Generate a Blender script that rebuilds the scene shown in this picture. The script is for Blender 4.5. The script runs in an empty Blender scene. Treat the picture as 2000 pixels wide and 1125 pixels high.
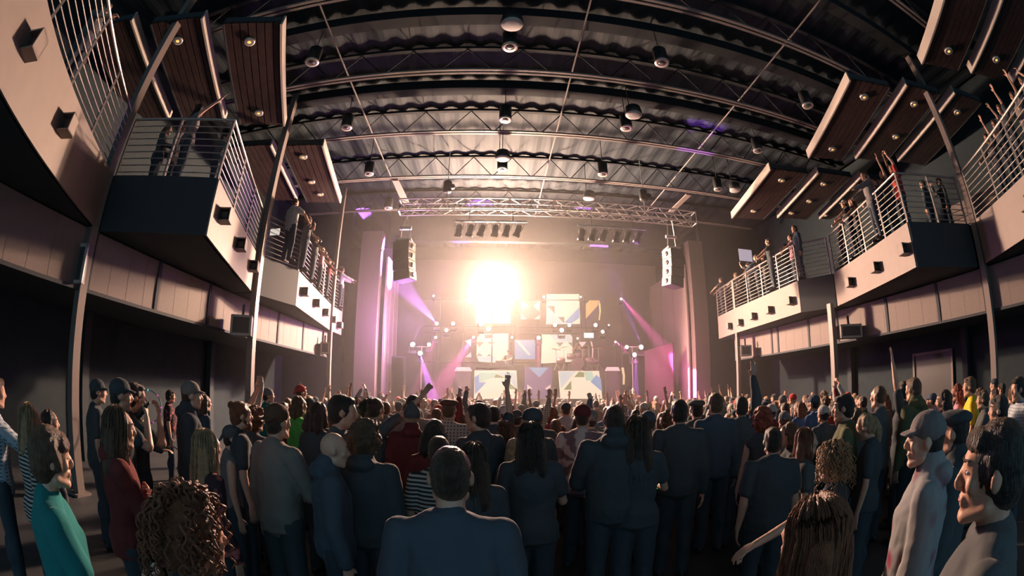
import bpy, bmesh, math, random
import numpy as np
from mathutils import Vector, Matrix, noise
random.seed(7)
SC = bpy.context.scene
COL = SC.collection
PI = math.pi
# ------------------------------------------------------------------ camera, world, lights, exposure
CAM_H = 1.92
PITCH, ROLL, YAW = .11592, .00475, -.04785
FPX, CXP, CYP = 872.73, 1000.0, 666.67
camd = bpy.data.cameras.new('camera')
cam = bpy.data.objects.new('camera', camd); COL.objects.link(cam); SC.camera = cam
camd.type = 'PANO'
camd.panorama_type = 'FISHEYE_EQUISOLID'
camd.sensor_width = 36
camd.fisheye_lens = FPX/2000*36
camd.fisheye_fov = math.radians(220)
camd.shift_y = (CYP-562.5)/1125
camd.clip_start = .05
def _rx(a): return np.array([[1,0,0],[0,math.cos(a),-math.sin(a)],[0,math.sin(a),math.cos(a)]])
def _ry(a): return np.array([[math.cos(a),0,math.sin(a)],[0,1,0],[-math.sin(a),0,math.cos(a)]])
def _rz(a): return np.array([[math.cos(a),-math.sin(a),0],[math.sin(a),math.cos(a),0],[0,0,1]])
CR = np.array([[1,0,0],[0,0,-1],[0,1,0]])@_ry(YAW)@_rx(PITCH)@_rz(ROLL)
cam.matrix_world = Matrix.Translation((0,0,CAM_H))@Matrix(CR.tolist()).to_4x4()
def ray(x, y):                                   # a pixel of the photograph -> direction in the hall
    dx, dy = x-CXP, y-CYP; r = math.hypot(dx,dy); th = 2*math.asin(r/(2*FPX)); r = max(r,1e-9)
    return CR@np.array([math.sin(th)*dx/r, -math.sin(th)*dy/r, -math.cos(th)])
def atz(x, y, z): r = ray(x,y); t=(z-CAM_H)/r[2]; return Vector((r[0]*t, r[1]*t, z))
def aty(x, y, Y): r = ray(x,y); t=Y/r[1]; return Vector((r[0]*t, Y, CAM_H+r[2]*t))
def atx(x, y, X): r = ray(x,y); t=X/r[0]; return Vector((X, r[1]*t, CAM_H+r[2]*t))
def atd(x, y, d): r = ray(x,y); return Vector((r[0]*d, r[1]*d, CAM_H+r[2]*d))

world = bpy.data.worlds.new('world'); SC.world = world; world.use_nodes = True
WB = world.node_tree.nodes['Background']; WB.inputs[0].default_value = (.06,.113,.148,1); WB.inputs[1].default_value = 3.7
SC.view_settings.view_transform = 'Standard'; SC.view_settings.look = 'None'
SC.view_settings.gamma = 1; SC.view_settings.use_curve_mapping = False
SC.view_settings.exposure = 0
cy = SC.cycles
cy.max_bounces = 5; cy.diffuse_bounces = 2; cy.glossy_bounces = 2; cy.transmission_bounces = 3
cy.volume_bounces = 0; cy.transparent_max_bounces = 6
cy.use_adaptive_sampling = True; cy.adaptive_threshold = .03
cy.use_denoising = True
cy.sample_clamp_indirect = 3; cy.caustics_reflective = False; cy.caustics_refractive = False

def lamp(name, kind, loc, color, power, target=None, angle=60, blend=.3, radius=.1, size=1):
    l = bpy.data.lights.new(name, kind); l.color = color; l.energy = power
    if kind == 'SPOT': l.spot_size = math.radians(angle); l.spot_blend = blend
    if kind == 'AREA': l.size = size
    else: l.shadow_soft_size = radius
    o = bpy.data.objects.new(name, l); COL.objects.link(o); o.location = loc
    if target is not None:
        o.rotation_euler = (Vector(target)-Vector(loc)).to_track_quat('-Z','Y').to_euler()
    return o
WARM = (1,.64,.45)
GLOW = Vector((.05, 19.6, 6.75))
lamp('front_key_light','SPOT', GLOW, WARM, 17000, (1.5,3,2.5), 168, .6, .16)
lamp('added_side_key','SPOT', GLOW+Vector((.55,.1,-.3)), (1,.66,.47), 6000, (2,4,1), 165, .7, .3)  # this and the next two: spots added round the key to spread its glow
lamp('added_second_key','SPOT', GLOW+Vector((-.6,.1,-.5)), (1,.66,.47), 6000, (2,4,1), 165, .7, .3)
lamp('added_third_key','SPOT', GLOW+Vector((.0,.2,.6)), (1,.66,.47), 3500, (2,4,3), 165, .7, .3)
lamp('added_warm_wash','POINT', (2.0,18.0,6.4), (1,.58,.46), 400, radius=.4)  # added warm point without a fixture, favours balcony fronts nearer the stage

# ------------------------------------------------------------------ materials
MATS = {}
def mat(name, color, rough=.7, metal=0, emit=None, estr=1, spec=.35, bump=None, noise_amt=0, nscale=8, sss=0, color2=None, wave=None, sheen=0, tint=(1,1,1)):
    if name in MATS: return MATS[name]
    m = bpy.data.materials.new(name); m.use_nodes = True; nt = m.node_tree
    b = nt.nodes['Principled BSDF']
    b.inputs['Base Color'].default_value = (*color,1); b.inputs['Roughness'].default_value = rough
    b.inputs['Metallic'].default_value = metal; b.inputs['Specular IOR Level'].default_value = spec
    if sheen:
        b.inputs['Sheen Weight'].default_value = sheen; b.inputs['Sheen Roughness'].default_value = .25; b.inputs['Sheen Tint'].default_value = (*tint,1)
    if sss:
        b.inputs['Subsurface Weight'].default_value = sss; b.inputs['Subsurface Radius'].default_value = (.02,.006,.003)
        b.inputs['Subsurface Scale'].default_value = 1
    if emit:
        b.inputs['Emission Color'].default_value = (*emit,1); b.inputs['Emission Strength'].default_value = estr
    tc = nt.nodes.new('ShaderNodeTexCoord')
    if noise_amt or color2:
        n = nt.nodes.new('ShaderNodeTexNoise'); n.inputs['Scale'].default_value = nscale; n.inputs['Detail'].default_value = 5
        nt.links.new(tc.outputs['Object'], n.inputs['Vector'])
        src = n.outputs['Fac']
        if wave:
            wv = nt.nodes.new('ShaderNodeTexWave'); wv.bands_direction = wave[0]; wv.inputs['Scale'].default_value = wave[1]
            wv.inputs['Distortion'].default_value = wave[2]; nt.links.new(tc.outputs['Object'], wv.inputs['Vector']); src = wv.outputs['Fac']
        r = nt.nodes.new('ShaderNodeValToRGB')
        c2 = color2 or tuple(c*(1-noise_amt) for c in color)
        r.color_ramp.elements[0].color = (*c2,1); r.color_ramp.elements[1].color = (*color,1)
        r.color_ramp.elements[0].position = .35; r.color_ramp.elements[1].position = .65
        nt.links.new(src, r.inputs['Fac']); nt.links.new(r.outputs['Color'], b.inputs['Base Color'])
    if bump:
        n2 = nt.nodes.new('ShaderNodeTexNoise'); n2.inputs['Scale'].default_value = bump[0]; n2.inputs['Detail'].default_value = 4
        mp = nt.nodes.new('ShaderNodeMapping'); mp.inputs['Scale'].default_value = bump[2] if len(bump)>2 else (1,1,1)
        nt.links.new(tc.outputs['Object'], mp.inputs['Vector']); nt.links.new(mp.outputs['Vector'], n2.inputs['Vector'])
        bp = nt.nodes.new('ShaderNodeBump'); bp.inputs['Strength'].default_value = bump[1]; bp.inputs['Distance'].default_value = .02
        nt.links.new(n2.outputs['Fac'], bp.inputs['Height']); nt.links.new(bp.outputs['Normal'], b.inputs['Normal'])
    MATS[name] = m
    return m
M_floor = mat('dark_concrete_floor', (.07,.075,.08), .5, noise_amt=.3, nscale=1.5)
M_wall = mat('dark_painted_wall', (.018,.030,.036), .85, noise_amt=.2, nscale=3)
M_bulk = mat('beige_panel_board', (.20,.165,.15), .75, noise_amt=.08, nscale=20)
M_fascia = mat('smooth_beige_plaster', (.26,.215,.195), .6, noise_amt=.06, nscale=5)
M_dark = mat('dark_board', (.04,.048,.055), .8)
M_soffit = mat('soffit_paint', (.035,.045,.05), .8)
M_steel = mat('painted_steel_column', (.20,.165,.15), .5)
M_rail = mat('brushed_steel_rail', (.34,.31,.29), .4, metal=.5)
M_deck = mat('ceiling_deck', (.018,.028,.036), .8, noise_amt=.15, nscale=2)
M_truss = mat('joist_steel', (.16,.14,.13), .6)
M_duct = mat('duct_metal', (.012,.016,.02), .9)
M_wood = mat('wood_slat', (.05,.03,.028), .4, color2=(.03,.019,.018), nscale=6)
M_edge = mat('panel_edge_trim', (.42,.38,.34), .4)
M_blk = mat('black_metal', (.035,.035,.035), .45, metal=.3)
M_alu = mat('aluminium', (.75,.72,.68), .3, metal=.8)
M_pil = mat('tan_acoustic_board', (.25,.19,.16), .8, color2=(.19,.145,.125), nscale=3, wave=('X',5,1.5))
M_wing = mat('cream_wing_panel', (.40,.33,.27), .7)
M_stage = mat('stage_black', (.06,.055,.055), .6)
M_back = mat('backdrop_cloth', (.10,.085,.08), .95)
M_ring = mat('downlight_ring', (.7,.66,.6), .35, metal=.6)
M_lens_off = mat('downlight_reflector', (.25,.24,.23), .25, metal=.7)
M_amber = mat('amber_lamp', (.9,.4,.1), .4, emit=(1,.42,.10), estr=1.6)
M_glass = mat('dark_screen', (.05,.055,.06), .2)

# ------------------------------------------------------------------ mesh helpers
class MB:
    def __init__(s): s.v = []; s.f = []; s.mi = []; s.cur = 0
    def add(s, V, F):
        n = len(s.v); s.v += [tuple(p) for p in V]; s.f += [tuple(i+n for i in f) for f in F]; s.mi += [s.cur]*len(F); return s
    def box(s, c, size, rz=0, R=None):
        x,y,z = size[0]/2,size[1]/2,size[2]/2
        R = R or Matrix.Rotation(rz,3,'Z'); c = Vector(c)
        V = [c+R@Vector((a*x,b*y,d*z)) for a in (-1,1) for b in (-1,1) for d in (-1,1)]
        return s.add(V, [(0,1,3,2),(4,6,7,5),(0,4,5,1),(2,3,7,6),(0,2,6,4),(1,5,7,3)])
    def prism(s, poly, z0, z1):
        a = sum(poly[i][0]*poly[(i+1)%len(poly)][1]-poly[(i+1)%len(poly)][0]*poly[i][1] for i in range(len(poly)))
        if a < 0: poly = poly[::-1]
        n = len(poly)
        V = [(p[0],p[1],z0) for p in poly]+[(p[0],p[1],z1) for p in poly]
        F = [tuple(range(n))[::-1], tuple(range(n,2*n))]+[(i,(i+1)%n,n+(i+1)%n,n+i) for i in range(n)]
        return s.add(V,F)
    def wallseg(s, a, b, z0, z1, t=.1):            # a vertical slab from a to b
        a = Vector(a[:2]); b = Vector(b[:2]); d = (b-a).normalized(); n = Vector((-d.y,d.x))*t/2
        return s.prism([a+n,a-n,b-n,b+n], z0, z1)
    def bar(s, a, b, w, h=None):                   # rectangular bar
        a = Vector(a); b = Vector(b); h = h or w; d = b-a
        q = d.to_track_quat('Y','Z').to_matrix()
        return s.box((a+b)/2, (w, d.length, h), R=q)
    def tube(s, pts, r, n=6, r2=None, cap=True):
        pts = [Vector(p) for p in pts]; V = []; F = []
        m = len(pts); up = None
        for i,p in enumerate(pts):
            d = (pts[min(i+1,m-1)]-pts[max(i-1,0)]).normalized()
            ref = Vector((0,0,1)) if abs(d.z)<.9 else Vector((1,0,0))
            u = d.cross(ref).normalized(); w = d.cross(u)
            rr = r if r2 is None else r+(r2-r)*i/(m-1)
            V += [p+(u*math.cos(2*PI*k/n)+w*math.sin(2*PI*k/n))*rr for k in range(n)]
        for i in range(m-1):
            F += [(i*n+k, i*n+(k+1)%n, (i+1)*n+(k+1)%n, (i+1)*n+k) for k in range(n)]
        if cap: F += [tuple(range(n))[::-1], tuple((m-1)*n+k for k in range(n))]
        return s.add(V,F)
    def lathe(s, prof, c, R=None, n=16, sc=(1,1,1)):  # prof list of (r,z)
        R = R or Matrix.Identity(3); c = Vector(c); V=[]; F=[]; m=len(prof)
        for r,z in prof:
            V += [c+R@Vector((r*math.cos(2*PI*k/n)*sc[0], r*math.sin(2*PI*k/n)*sc[1], z*sc[2])) for k in range(n)]
        for i in range(m-1):
            F += [(i*n+k, i*n+(k+1)%n, (i+1)*n+(k+1)%n, (i+1)*n+k) for k in range(n)]
        F += [tuple(range(n))[::-1], tuple((m-1)*n+k for k in range(n))]
        return s.add(V,F)
    def ell(s, c, rad, R=None, n=12, m=8):
        prof = [(math.sin(PI*i/m), -math.cos(PI*i/m)) for i in range(m+1)]
        prof[0] = (.01,-1); prof[-1] = (.01,1)
        R = R or Matrix.Identity(3)
        S = R@Matrix.Diagonal(rad)
        return s.lathe(prof, c, S, n)
    def cone(s, p0, r0, p1, r1, n=10):            # round cone
        p0 = Vector(p0); p1 = Vector(p1); d = p1-p0; L = d.length
        R = d.to_track_quat('Z','Y').to_matrix() if L>1e-6 else Matrix.Identity(3)
        prof = [(max(.002,r0*math.cos(a)), r0*math.sin(a)) for a in (-1.5,-1,-.5,0)]+[(max(.002,r1*math.cos(a)), L+r1*math.sin(a)) for a in (0,.5,1,1.5)]
        return s.lathe(prof, p0, R, n)
    def mesh(s, name, smooth=False):
        me = bpy.data.meshes.new(name); me.from_pydata([tuple(v) for v in s.v], [], s.f); me.update()
        if len(set(s.mi))>1: me.polygons.foreach_set('material_index', s.mi)
        if smooth: me.polygons.foreach_set('use_smooth', [True]*len(me.polygons))
        return me
    def build(s, name, m, parent=None, smooth=False, loc=None, **kw):
        me = s.mesh(name, smooth)
        for x in (m if isinstance(m,(list,tuple)) else [m]): me.materials.append(x)
        o = bpy.data.objects.new(name, me); COL.objects.link(o)
        if parent is not None:
            o.parent = parent; o.matrix_parent_inverse = parent.matrix_world.inverted() if parent.type=='EMPTY' else Matrix.Identity(4)
        if kw: tag(o, **kw)
        return o
def tag(o, label=None, cat=None, group=None, kind=None):
    if label: o['label'] = label
    if cat: o['category'] = cat
    if group: o['group'] = group
    if kind: o['kind'] = kind
    return o
def empty(name, loc, label, cat, group=None, rz=0, R=None):
    o = bpy.data.objects.new(name, None); COL.objects.link(o)
    M = Matrix.Translation(loc)@(R.to_4x4() if R else Matrix.Rotation(rz,4,'Z'))
    o.matrix_world = M; o.empty_display_size = .1
    bpy.context.view_layer.update()
    return tag(o, label, cat, group)
def copy_tree(o, parent=None):
    c = o.copy(); COL.objects.link(c); c.parent = parent
    for ch in list(o.children): copy_tree(ch, c)
    return c
def local(o, name, mb, m, smooth=False):           # a part given in its thing's own coordinates
    me = mb.mesh(name, smooth)
    for x in (m if isinstance(m,(list,tuple)) else [m]): me.materials.append(x)
    c = bpy.data.objects.new(name, me); COL.objects.link(c); c.parent = o
    return c
def struct(name, mb, m, **k):
    o = mb.build(name, m); o['kind'] = 'structure'; return o

# ------------------------------------------------------------------ the hall
ZT, ZS, ZF, ZR = 9.3, 4.15, 5.13, 6.30             # truss chord, balcony soffit, fascia top, rail top
XL, XR = -6.4, 10.4
struct('floor', MB().box((2,9,-.1),(30,31,.2)), M_floor)
struct('wall_left', MB().box((-9.6,9,5.3),(.2,31,10.6)), M_wall)
struct('wall_right', MB().box((13.8,9,5.3),(.2,31,10.6)), M_wall)
struct('wall_back', MB().box((2,24.6,5.3),(30,.2,10.6)), M_wall)
mb = MB()                                          # corrugated deck of the roof
xs = []; x = -9.5
while x < 13.6: xs.append(x); x += .15
V=[];F=[]
for i,x in enumerate(xs):
    z = 10.22 if (i//2)%2 else 10.19
    V += [(x,-6.5,z),(x,24.5,z)]
for i in range(len(xs)-1): F.append((2*i,2*i+1,2*i+3,2*i+2))
mb.add(V,F); mb.box((2,9,10.45),(24,31,.2))
struct('ceiling', mb, M_deck)
# proscenium: walls beside and above the stage opening
mb = MB(); mb.box((-8.1,18.75,5.1),(3.2,.3,10.2)); mb.box((11.9,18.75,5.1),(3.9,.3,10.2)); mb.box((2,18.75,9.35),(13.2,.3,1.7))
struct('wall_proscenium', mb, M_wall)
for nm,x0,x1 in (('trim_1',-5.80,-4.85),('trim_2',9.10,9.85)):
    struct(nm, MB().box(((x0+x1)/2,18.45,4.45),(x1-x0,.5,8.9)), M_pil)
for nm,x,y1 in (('wall_wing_left',-4.62,21.2),('wall_wing_right',8.98,23.6)):
    mb = MB(); y=18.6
    mb.box((x,(y+y1)/2,3.9),(.08,y1-y,7.8))
    for k in range(3): mb.box((x+(.05 if x<0 else -.05), y+(k+1)*(y1-y)/3.2, 3.9),(.03,.03,7.8))
    struct(nm, mb, M_wing)
struct('wall_backdrop', MB().box((2,23.8,4.6),(15,.1,9.2)), M_back)
struct('floor_stage', MB().box((2,20.9,.65),(14.6,6.6,1.3)), M_stage)

# roof trusses (double angle chord, webs), conduits, ducts
def roof_truss(y, k):
    t = empty('roof_truss',(2,y,ZT), 'roof joist with twin chords, '+k, 'roof joist', 'roof joists across the hall')
    mb = MB(); mb.box((2,y-.06,ZT),(20,.07,.05)); mb.box((2,y+.06,ZT),(20,.07,.05)); mb.build('bottom_chord', M_truss, t)
    mb = MB(); mb.box((2,y,10.12),(22,.12,.08)); mb.build('top_chord', M_duct, t)
    mb = MB(); n=14
    for i in range(n):
        x0 = -7.5+i*19/n; x1 = x0+19/n/2; x2 = x0+19/n
        mb.tube([(x0,y,10.1),(x1,y,ZT)],.016,5); mb.tube([(x1,y,ZT),(x2,y,10.1)],.016,5)
    mb.build('web', M_duct, t)
for y,k in ((2.6,'nearest the camera'),(5.45,'second from the camera'),(8.25,'the brightly lit one across the middle of the ceiling'),(11.07,'the third lit one toward the stage'),(13.95,'just in front of the lighting truss'),(16.8,'closest to the stage opening')):
    roof_truss(y,k)
for x,k in ((-3.77,'left of the stage'),(1.86,'above the middle of the stage'),(6.6,'right of the stage')):
    MB().tube([(x,-2,9.62),(x,18.4,9.62)],.022,6).build('conduit', M_truss, label='thin ceiling conduit running toward the stage, '+k, cat='conduit', group='ceiling conduits')
for y,k in ((4.1,'nearest'),(6.9,'over the middle of the crowd'),(9.7,'before the third joist')):
    MB().box((2.2,y,9.95),(17,.34,.3)).build('air_duct', M_duct, label='dark ceiling beam spanning the hall, '+k, cat='duct', group='dark ceiling beams')
for a,b,k in (((772,352),(795,398),'left'),((1345,380),(1310,414),'right')):
    MB().bar(atz(*a,9.25),atz(*b,9.15),.22,.05).build('ceiling_brace', M_steel, label='flat tan brace under the roof on the '+k+' of the lighting truss', cat='brace', group='ceiling braces')

# columns: full height
COLS = {'left near':(-6.4,4.33),'left middle':(-5.78,9.5),'left far':(-6.15,16.1),'right near':(10.3,4.15),'right middle':(9.55,9.52),'right far':(9.75,15.5)}
for k,(x,y) in COLS.items():
    r = .085 if 'far' in k else .1
    t = empty('steel_column',(x,y,0), 'tall tan steel column beside the '+k+' part of the balcony', 'column', 'columns along the balconies')
    top = {'right middle':4.2,'right far':6.3}.get(k,10.1)
    MB().box((x,y,top/2),(r*1.7,r*1.7,top)).build('shaft', M_steel, t)
    MB().box((x,y,.02),(.34,.34,.04)).build('base_plate', M_steel, t)

# bulkhead panels under the balconies
for side,X,sg in (('left',XL,-1),('right',XR,1)):
    zb,zt = 3.19,4.12
    if side=='left': divs = [atx(306,570,X).y, atx(407,600,X).y, atx(180,500,X).y, atx(497,630,X).y, atx(543,640,X).y, atx(592,650,X).y, atx(640,660,X).y]
    else: divs = [atx(1733,620,X).y, atx(1832,590,X).y, atx(1923,570,X).y, atx(1636,640,X).y, atx(1580,650,X).y, atx(1520,665,X).y,atx(1508,668,X).y]
    mb = MB(); mb.box((X+sg*.1,6.6,(zb+zt)/2),(.2,20.4,zt-zb))
    for g in range(40): mb.box((X-sg*.0, -3+g*.5, (zb+zt)/2),(.006,.008,zt-zb))
    struct('trim_bulkhead_'+side, mb, M_bulk)
    mb = MB()
    for y in divs: mb.box((X-sg*.012,y,(zb+zt)/2),(.03,.09,zt-zb+.02))
    mb.box((X+sg*.1,6.6,zb-.03),(.26,20.4,.06))
    struct('trim_divider_'+side, mb, M_dark)
    struct('ceiling_under_balcony_'+side, MB().box((X+sg*1.75,6.6,zb+.03),(3.3,20.4,.06)), M_soffit)
    # pilasters of the back wall below the balcony
    mb = MB()
    for y in (6.3,11.8): mb.box((X+sg*2.4,y,1.6),(.2,.22,3.2))
    struct('trim_pier_'+side, mb, M_soffit)
    struct('wall_recess_'+side, MB().box((X+sg*2.6,6.6,1.6),(.1,20.4,3.2)), M_wall)
# doorway in the right recess
t = MB(); yd = atx(1822,720,XR+2.5).y
t.box((XR+2.5,yd-.85,1.3),(.08,.08,2.6)); t.box((XR+2.5,yd+.85,1.3),(.08,.08,2.6)); t.box((XR+2.5,yd,2.62),(.08,1.78,.08))
d1 = t.build('door_1', M_bulk); d1['kind']='structure'
MB().box((XR+2.53,yd,1.3),(.03,1.6,2.56)).build('door_leaf', M_blk, d1)

# ------------------------------------------------------------------ balconies
def sub(a,b,t): return (a[0]+(b[0]-a[0])*t, a[1]+(b[1]-a[1])*t)
def line_hit(px,py,a,b):                           # a pixel onto the vertical plane through a-b
    r = ray(px,py); a=Vector(a[:2]); b=Vector(b[:2]); d=b-a
    # r.xy*t = a + d*u
    det = r[0]*(-d.y)+d.x*r[1]
    tt = (a.x*(-d.y)+d.x*a.y)/det
    return Vector((r[0]*tt, r[1]*tt, CAM_H+r[2]*tt))
def balcony(label, pts, out, cubes, side_from, sg, lo=ZS, grp='balcony boxes along the hall'):
    """pts: plan points of the front fascia (corner first, then to the far end); side_from: where the side wall starts at the column"""
    b = empty('balcony_box',(pts[0][0],pts[0][1],lo), label, 'balcony', grp)
    full = ([side_from] if side_from else [])+list(pts)
    poly = full+[(out,pts[-1][1]),(out,full[0][1])]
    MB().prism(poly, lo+.0, lo+.12).build('soffit', M_soffit, b)
    MB().prism(poly, ZF-.08, ZF+.02).build('deck', M_dark, b)
    mb = MB()
    for i in range(len(pts)-1): mb.wallseg(pts[i],pts[i+1],lo,ZF,.07)
    mb.build('fascia', M_fascia, b)
    if side_from: MB().wallseg(side_from, pts[0], lo-.01, ZF, .07).build('side_wall', M_dark, b)
    for px,py,s in cubes:
        seg = min(range(len(pts)-1), key=lambda i: abs(line_hit(px,py,pts[i],pts[i+1]).y-(pts[i][1]+pts[i+1][1])/2)-abs(pts[i][1]-pts[i+1][1])/2)
        p = line_hit(px,py,pts[seg],pts[seg+1]); d = Vector(pts[seg+1])-Vector(pts[seg]); d.normalize()
        n = Vector((d.y,-d.x)); n = n if n.x*(-sg)>0 else -n
        ang = math.atan2(d.y,d.x); c = Vector((p.x,p.y,0))+Vector((n.x,n.y,0))*.13
        R = Matrix.Rotation(ang,3,'Z'); e=.12*s
        f = MB(); cz = Vector((c.x,c.y,p.z))
        for dz in (-1,1): f.box(cz+Vector((0,0,dz*(e-.01))),(2*e,2*e,.02),R=R)
        f.box(cz+R@Vector((e-.01,0,0)),(.02,2*e,2*e),R=R)
        f.box(cz+Vector((n.x,n.y,0))*(e-.01),(2*e,.02,2*e),R=R)
        cb = f.build('cube_sconce', M_fascia, b)
        MB().box(cz,(e,e,e),R=R).build('sconce_lamp', M_blk, cb)
    return b
def railing(label, pts, z0=ZF, z1=ZR, nb=8, spacing=1.25, grp='balcony railings'):
    r = empty('balcony_railing',(pts[0][0],pts[0][1],z0), label, 'railing', grp)
    top = MB(); bars = MB()
    for i in range(len(pts)-1):
        a,b = pts[i],pts[i+1]; L = math.dist(a,b); n = max(1,round(L/spacing))
        top.tube([(a[0],a[1],z1),(b[0],b[1],z1)],.028,8)
        for k in range(nb): 
            z = z0+.1+(z1-z0-.12)*k/nb; bars.tube([(a[0],a[1],z),(b[0],b[1],z)],.011,5)
        for k in range(n+(i==len(pts)-2)):
            p = sub(a,b,k/n); MB().box((p[0],p[1],(z0+z1)/2),(.045,.045,z1-z0)).build('post', M_rail, r)
    top.build('handrail', M_rail, r); bars.build('rails', M_rail, r)
    return r
OL,OR = -9.5,13.7
B1L=[(-3.2,-1.2),(-6.35,4.3)]; B2L=[(-4.49,5.44),(-5.86,9.37)]; B3L=[(-5.44,11.2),(-6.22,16.2),(-6.25,17.6)]
B1R=[(7.2,-1.2),(10.2,4.0)]; B2R=[(8.54,5.30),(9.91,9.49)]; B3R=[(9.33,10.7),(9.67,15.4),(9.96,17.4)]
balcony('nearest left balcony box with a wide beige front, cut by the photo edge', B1L, OL, [(50,92,1),(118,246,1)], None, -1)
balcony('middle left balcony box with a slanting beige front and three cube sconces', B2L, OL, [(427,422,1),(460,478,1),(486,520,1)], (-6.4,4.5), -1)
balcony('far left balcony box beside the stage with five cube sconces', B3L, OL, [(588,570,1),(612,592,1),(630,610,1),(645,624,1),(658,635,1)], (-5.9,9.5), -1)
balcony('nearest right balcony box, cut by the photo edge', B1R, OR, [(2010,400,1)], None, 1)
balcony('middle right balcony box with a slanting beige front and three cube sconces', B2R, OR, [(1667,552,1),(1717,523,1),(1773,488,1)], (10.3,4.35), 1)
balcony('far right balcony box beside the stage with five cube sconces', B3R, OR, [(1430,637,1),(1450,630,1),(1476,618,1),(1508,606,1),(1549,588,1)], (9.95,9.6), 1)
railing('steel railing on the nearest left balcony', B1L)
railing('steel railing on the middle left balcony, tinted violet', [(-6.4,4.55)]+B2L)
railing('steel railing on the far left balcony by the stage', [(-5.95,9.6)]+B3L, spacing=1.6)
railing('steel railing on the nearest right balcony', B1R)
railing('steel railing on the middle right balcony', [(10.3,4.4)]+B2R)
railing('steel railing on the far right balcony by the stage', [(9.95,9.7)]+B3R, spacing=1.3)
# lit plank wall seen between people on the middle right balcony
pw = MB()
for k in range(6): pw.box((12.6,4.9,ZF+.15+k*.23),(.05,1.9,.21))
pw.build('plank_partition', M_bulk, label='tan horizontal plank partition at the back of the middle right balcony', cat='partition')

# hanging monitors (beige frames) near the columns
def monitor(label, px0, px1, py0, py1, Y):
    a = aty(px0,py0,Y); b = aty(px1,py1,Y); c=(a+b)/2; w=abs(b.x-a.x); h=abs(a.z-b.z)
    yaw = -.4 if c.x>0 else .4
    t = empty('hung_loudspeaker', (c.x,c.y,c.z-h/2), label, 'loudspeaker', 'framed loudspeakers under the balconies', rz=yaw)
    local(t,'cabinet',MB().box((0,.24,h/2),(w*.96,.42,h*.96)),M_blk)
    fr=MB(); k=.055
    fr.box((0,0,k/2),(w,.05,k)); fr.box((0,0,h-k/2),(w,.05,k)); fr.box((-w/2+k/2,0,h/2),(k,.05,h)); fr.box((w/2-k/2,0,h/2),(k,.05,h))
    local(t,'frame',fr,M_edge); local(t,'grille',MB().box((0,.012,h/2),(w-k,.02,h-k)),mat('speaker_grille',(.06,.06,.06),.8))
    local(t,'bracket',MB().box((0,.2,h+.12),(.06,.06,.3)),M_blk)
monitor('framed loudspeaker hanging left of the nearest left column', 75,138,488,545,3.9)
monitor('framed loudspeaker hanging left of the middle left column', 455,487,615,655,9.0)
monitor('small framed loudspeaker hanging by the far left column', 627,642,668,691,15.4)
monitor('framed loudspeaker hanging right of the middle right column', 1646,1679,632,660,9.0)
monitor('small framed loudspeaker hanging by the far right column', 1448,1467,674,695,15.0)
monitor('framed loudspeaker at the right photo edge under the balcony', 1950,1994,557,597,4.0)

# wood slat ceiling panels above the balconies
def cloud(label, a, b, w, sg):
    a=Vector(a); b=Vector(b); d=(b-a).normalized(); n=Vector((-d.y,d.x)); n = n if n.x*sg>0 else -n
    t = empty('slat_ceiling_panel',(a.x,a.y,8.6), label,'ceiling panel','wood slat ceiling panels over the balconies')
    c = a+n*w; e = b+n*w
    MB().prism([a,b,e,c],8.66,8.8).build('backing', M_dark, t)
    mb=MB(); k=int(w/.17)
    for i in range(k):
        p=a+n*(w*(i+.08)/k); q=b+n*(w*(i+.08)/k); s=n*(w/k*.86)
        mb.prism([p,q,q+s,p+s],8.6,8.66)
    mb.build('slats', M_wood, t)
    MB().wallseg(a,b,8.56,8.84,.05).build('edge_trim', M_edge, t)
    MB().wallseg(c,e,8.58,8.82,.04).build('edge_trim', M_duct, t)
names=('inner','middle','outer')
for i in range(3):
    cloud(f'{names[i]} slat ceiling panel over the middle right balcony',(7.91+1.57*i,5.17-.85*i),(9.28+1.58*i,8.95-.78*i),1.3,1)
    cloud(f'{names[i]} slat ceiling panel over the far right balcony',(8.53+1.75*i,10.17-.55*i),(9.36+1.9*i,14.35-.7*i),1.45,1)
    cloud(f'{names[i]} slat ceiling panel over the middle left balcony',(-4.17-1.57*i,5.29-.85*i),(-5.57-1.58*i,8.98-.78*i),1.3,-1)
    cloud(f'{names[i]} slat ceiling panel over the nearest right balcony',(7.6+1.57*i,.5-.8*i),(9.2+1.55*i,3.4-.9*i),1.3,1)
for i in range(2):
    cloud(f'{names[i]} slat ceiling panel over the far left balcony',(-4.85-1.55*i,10.24-.4*i),(-5.57-1.6*i,14.29-.5*i),1.3,-1)

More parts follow.
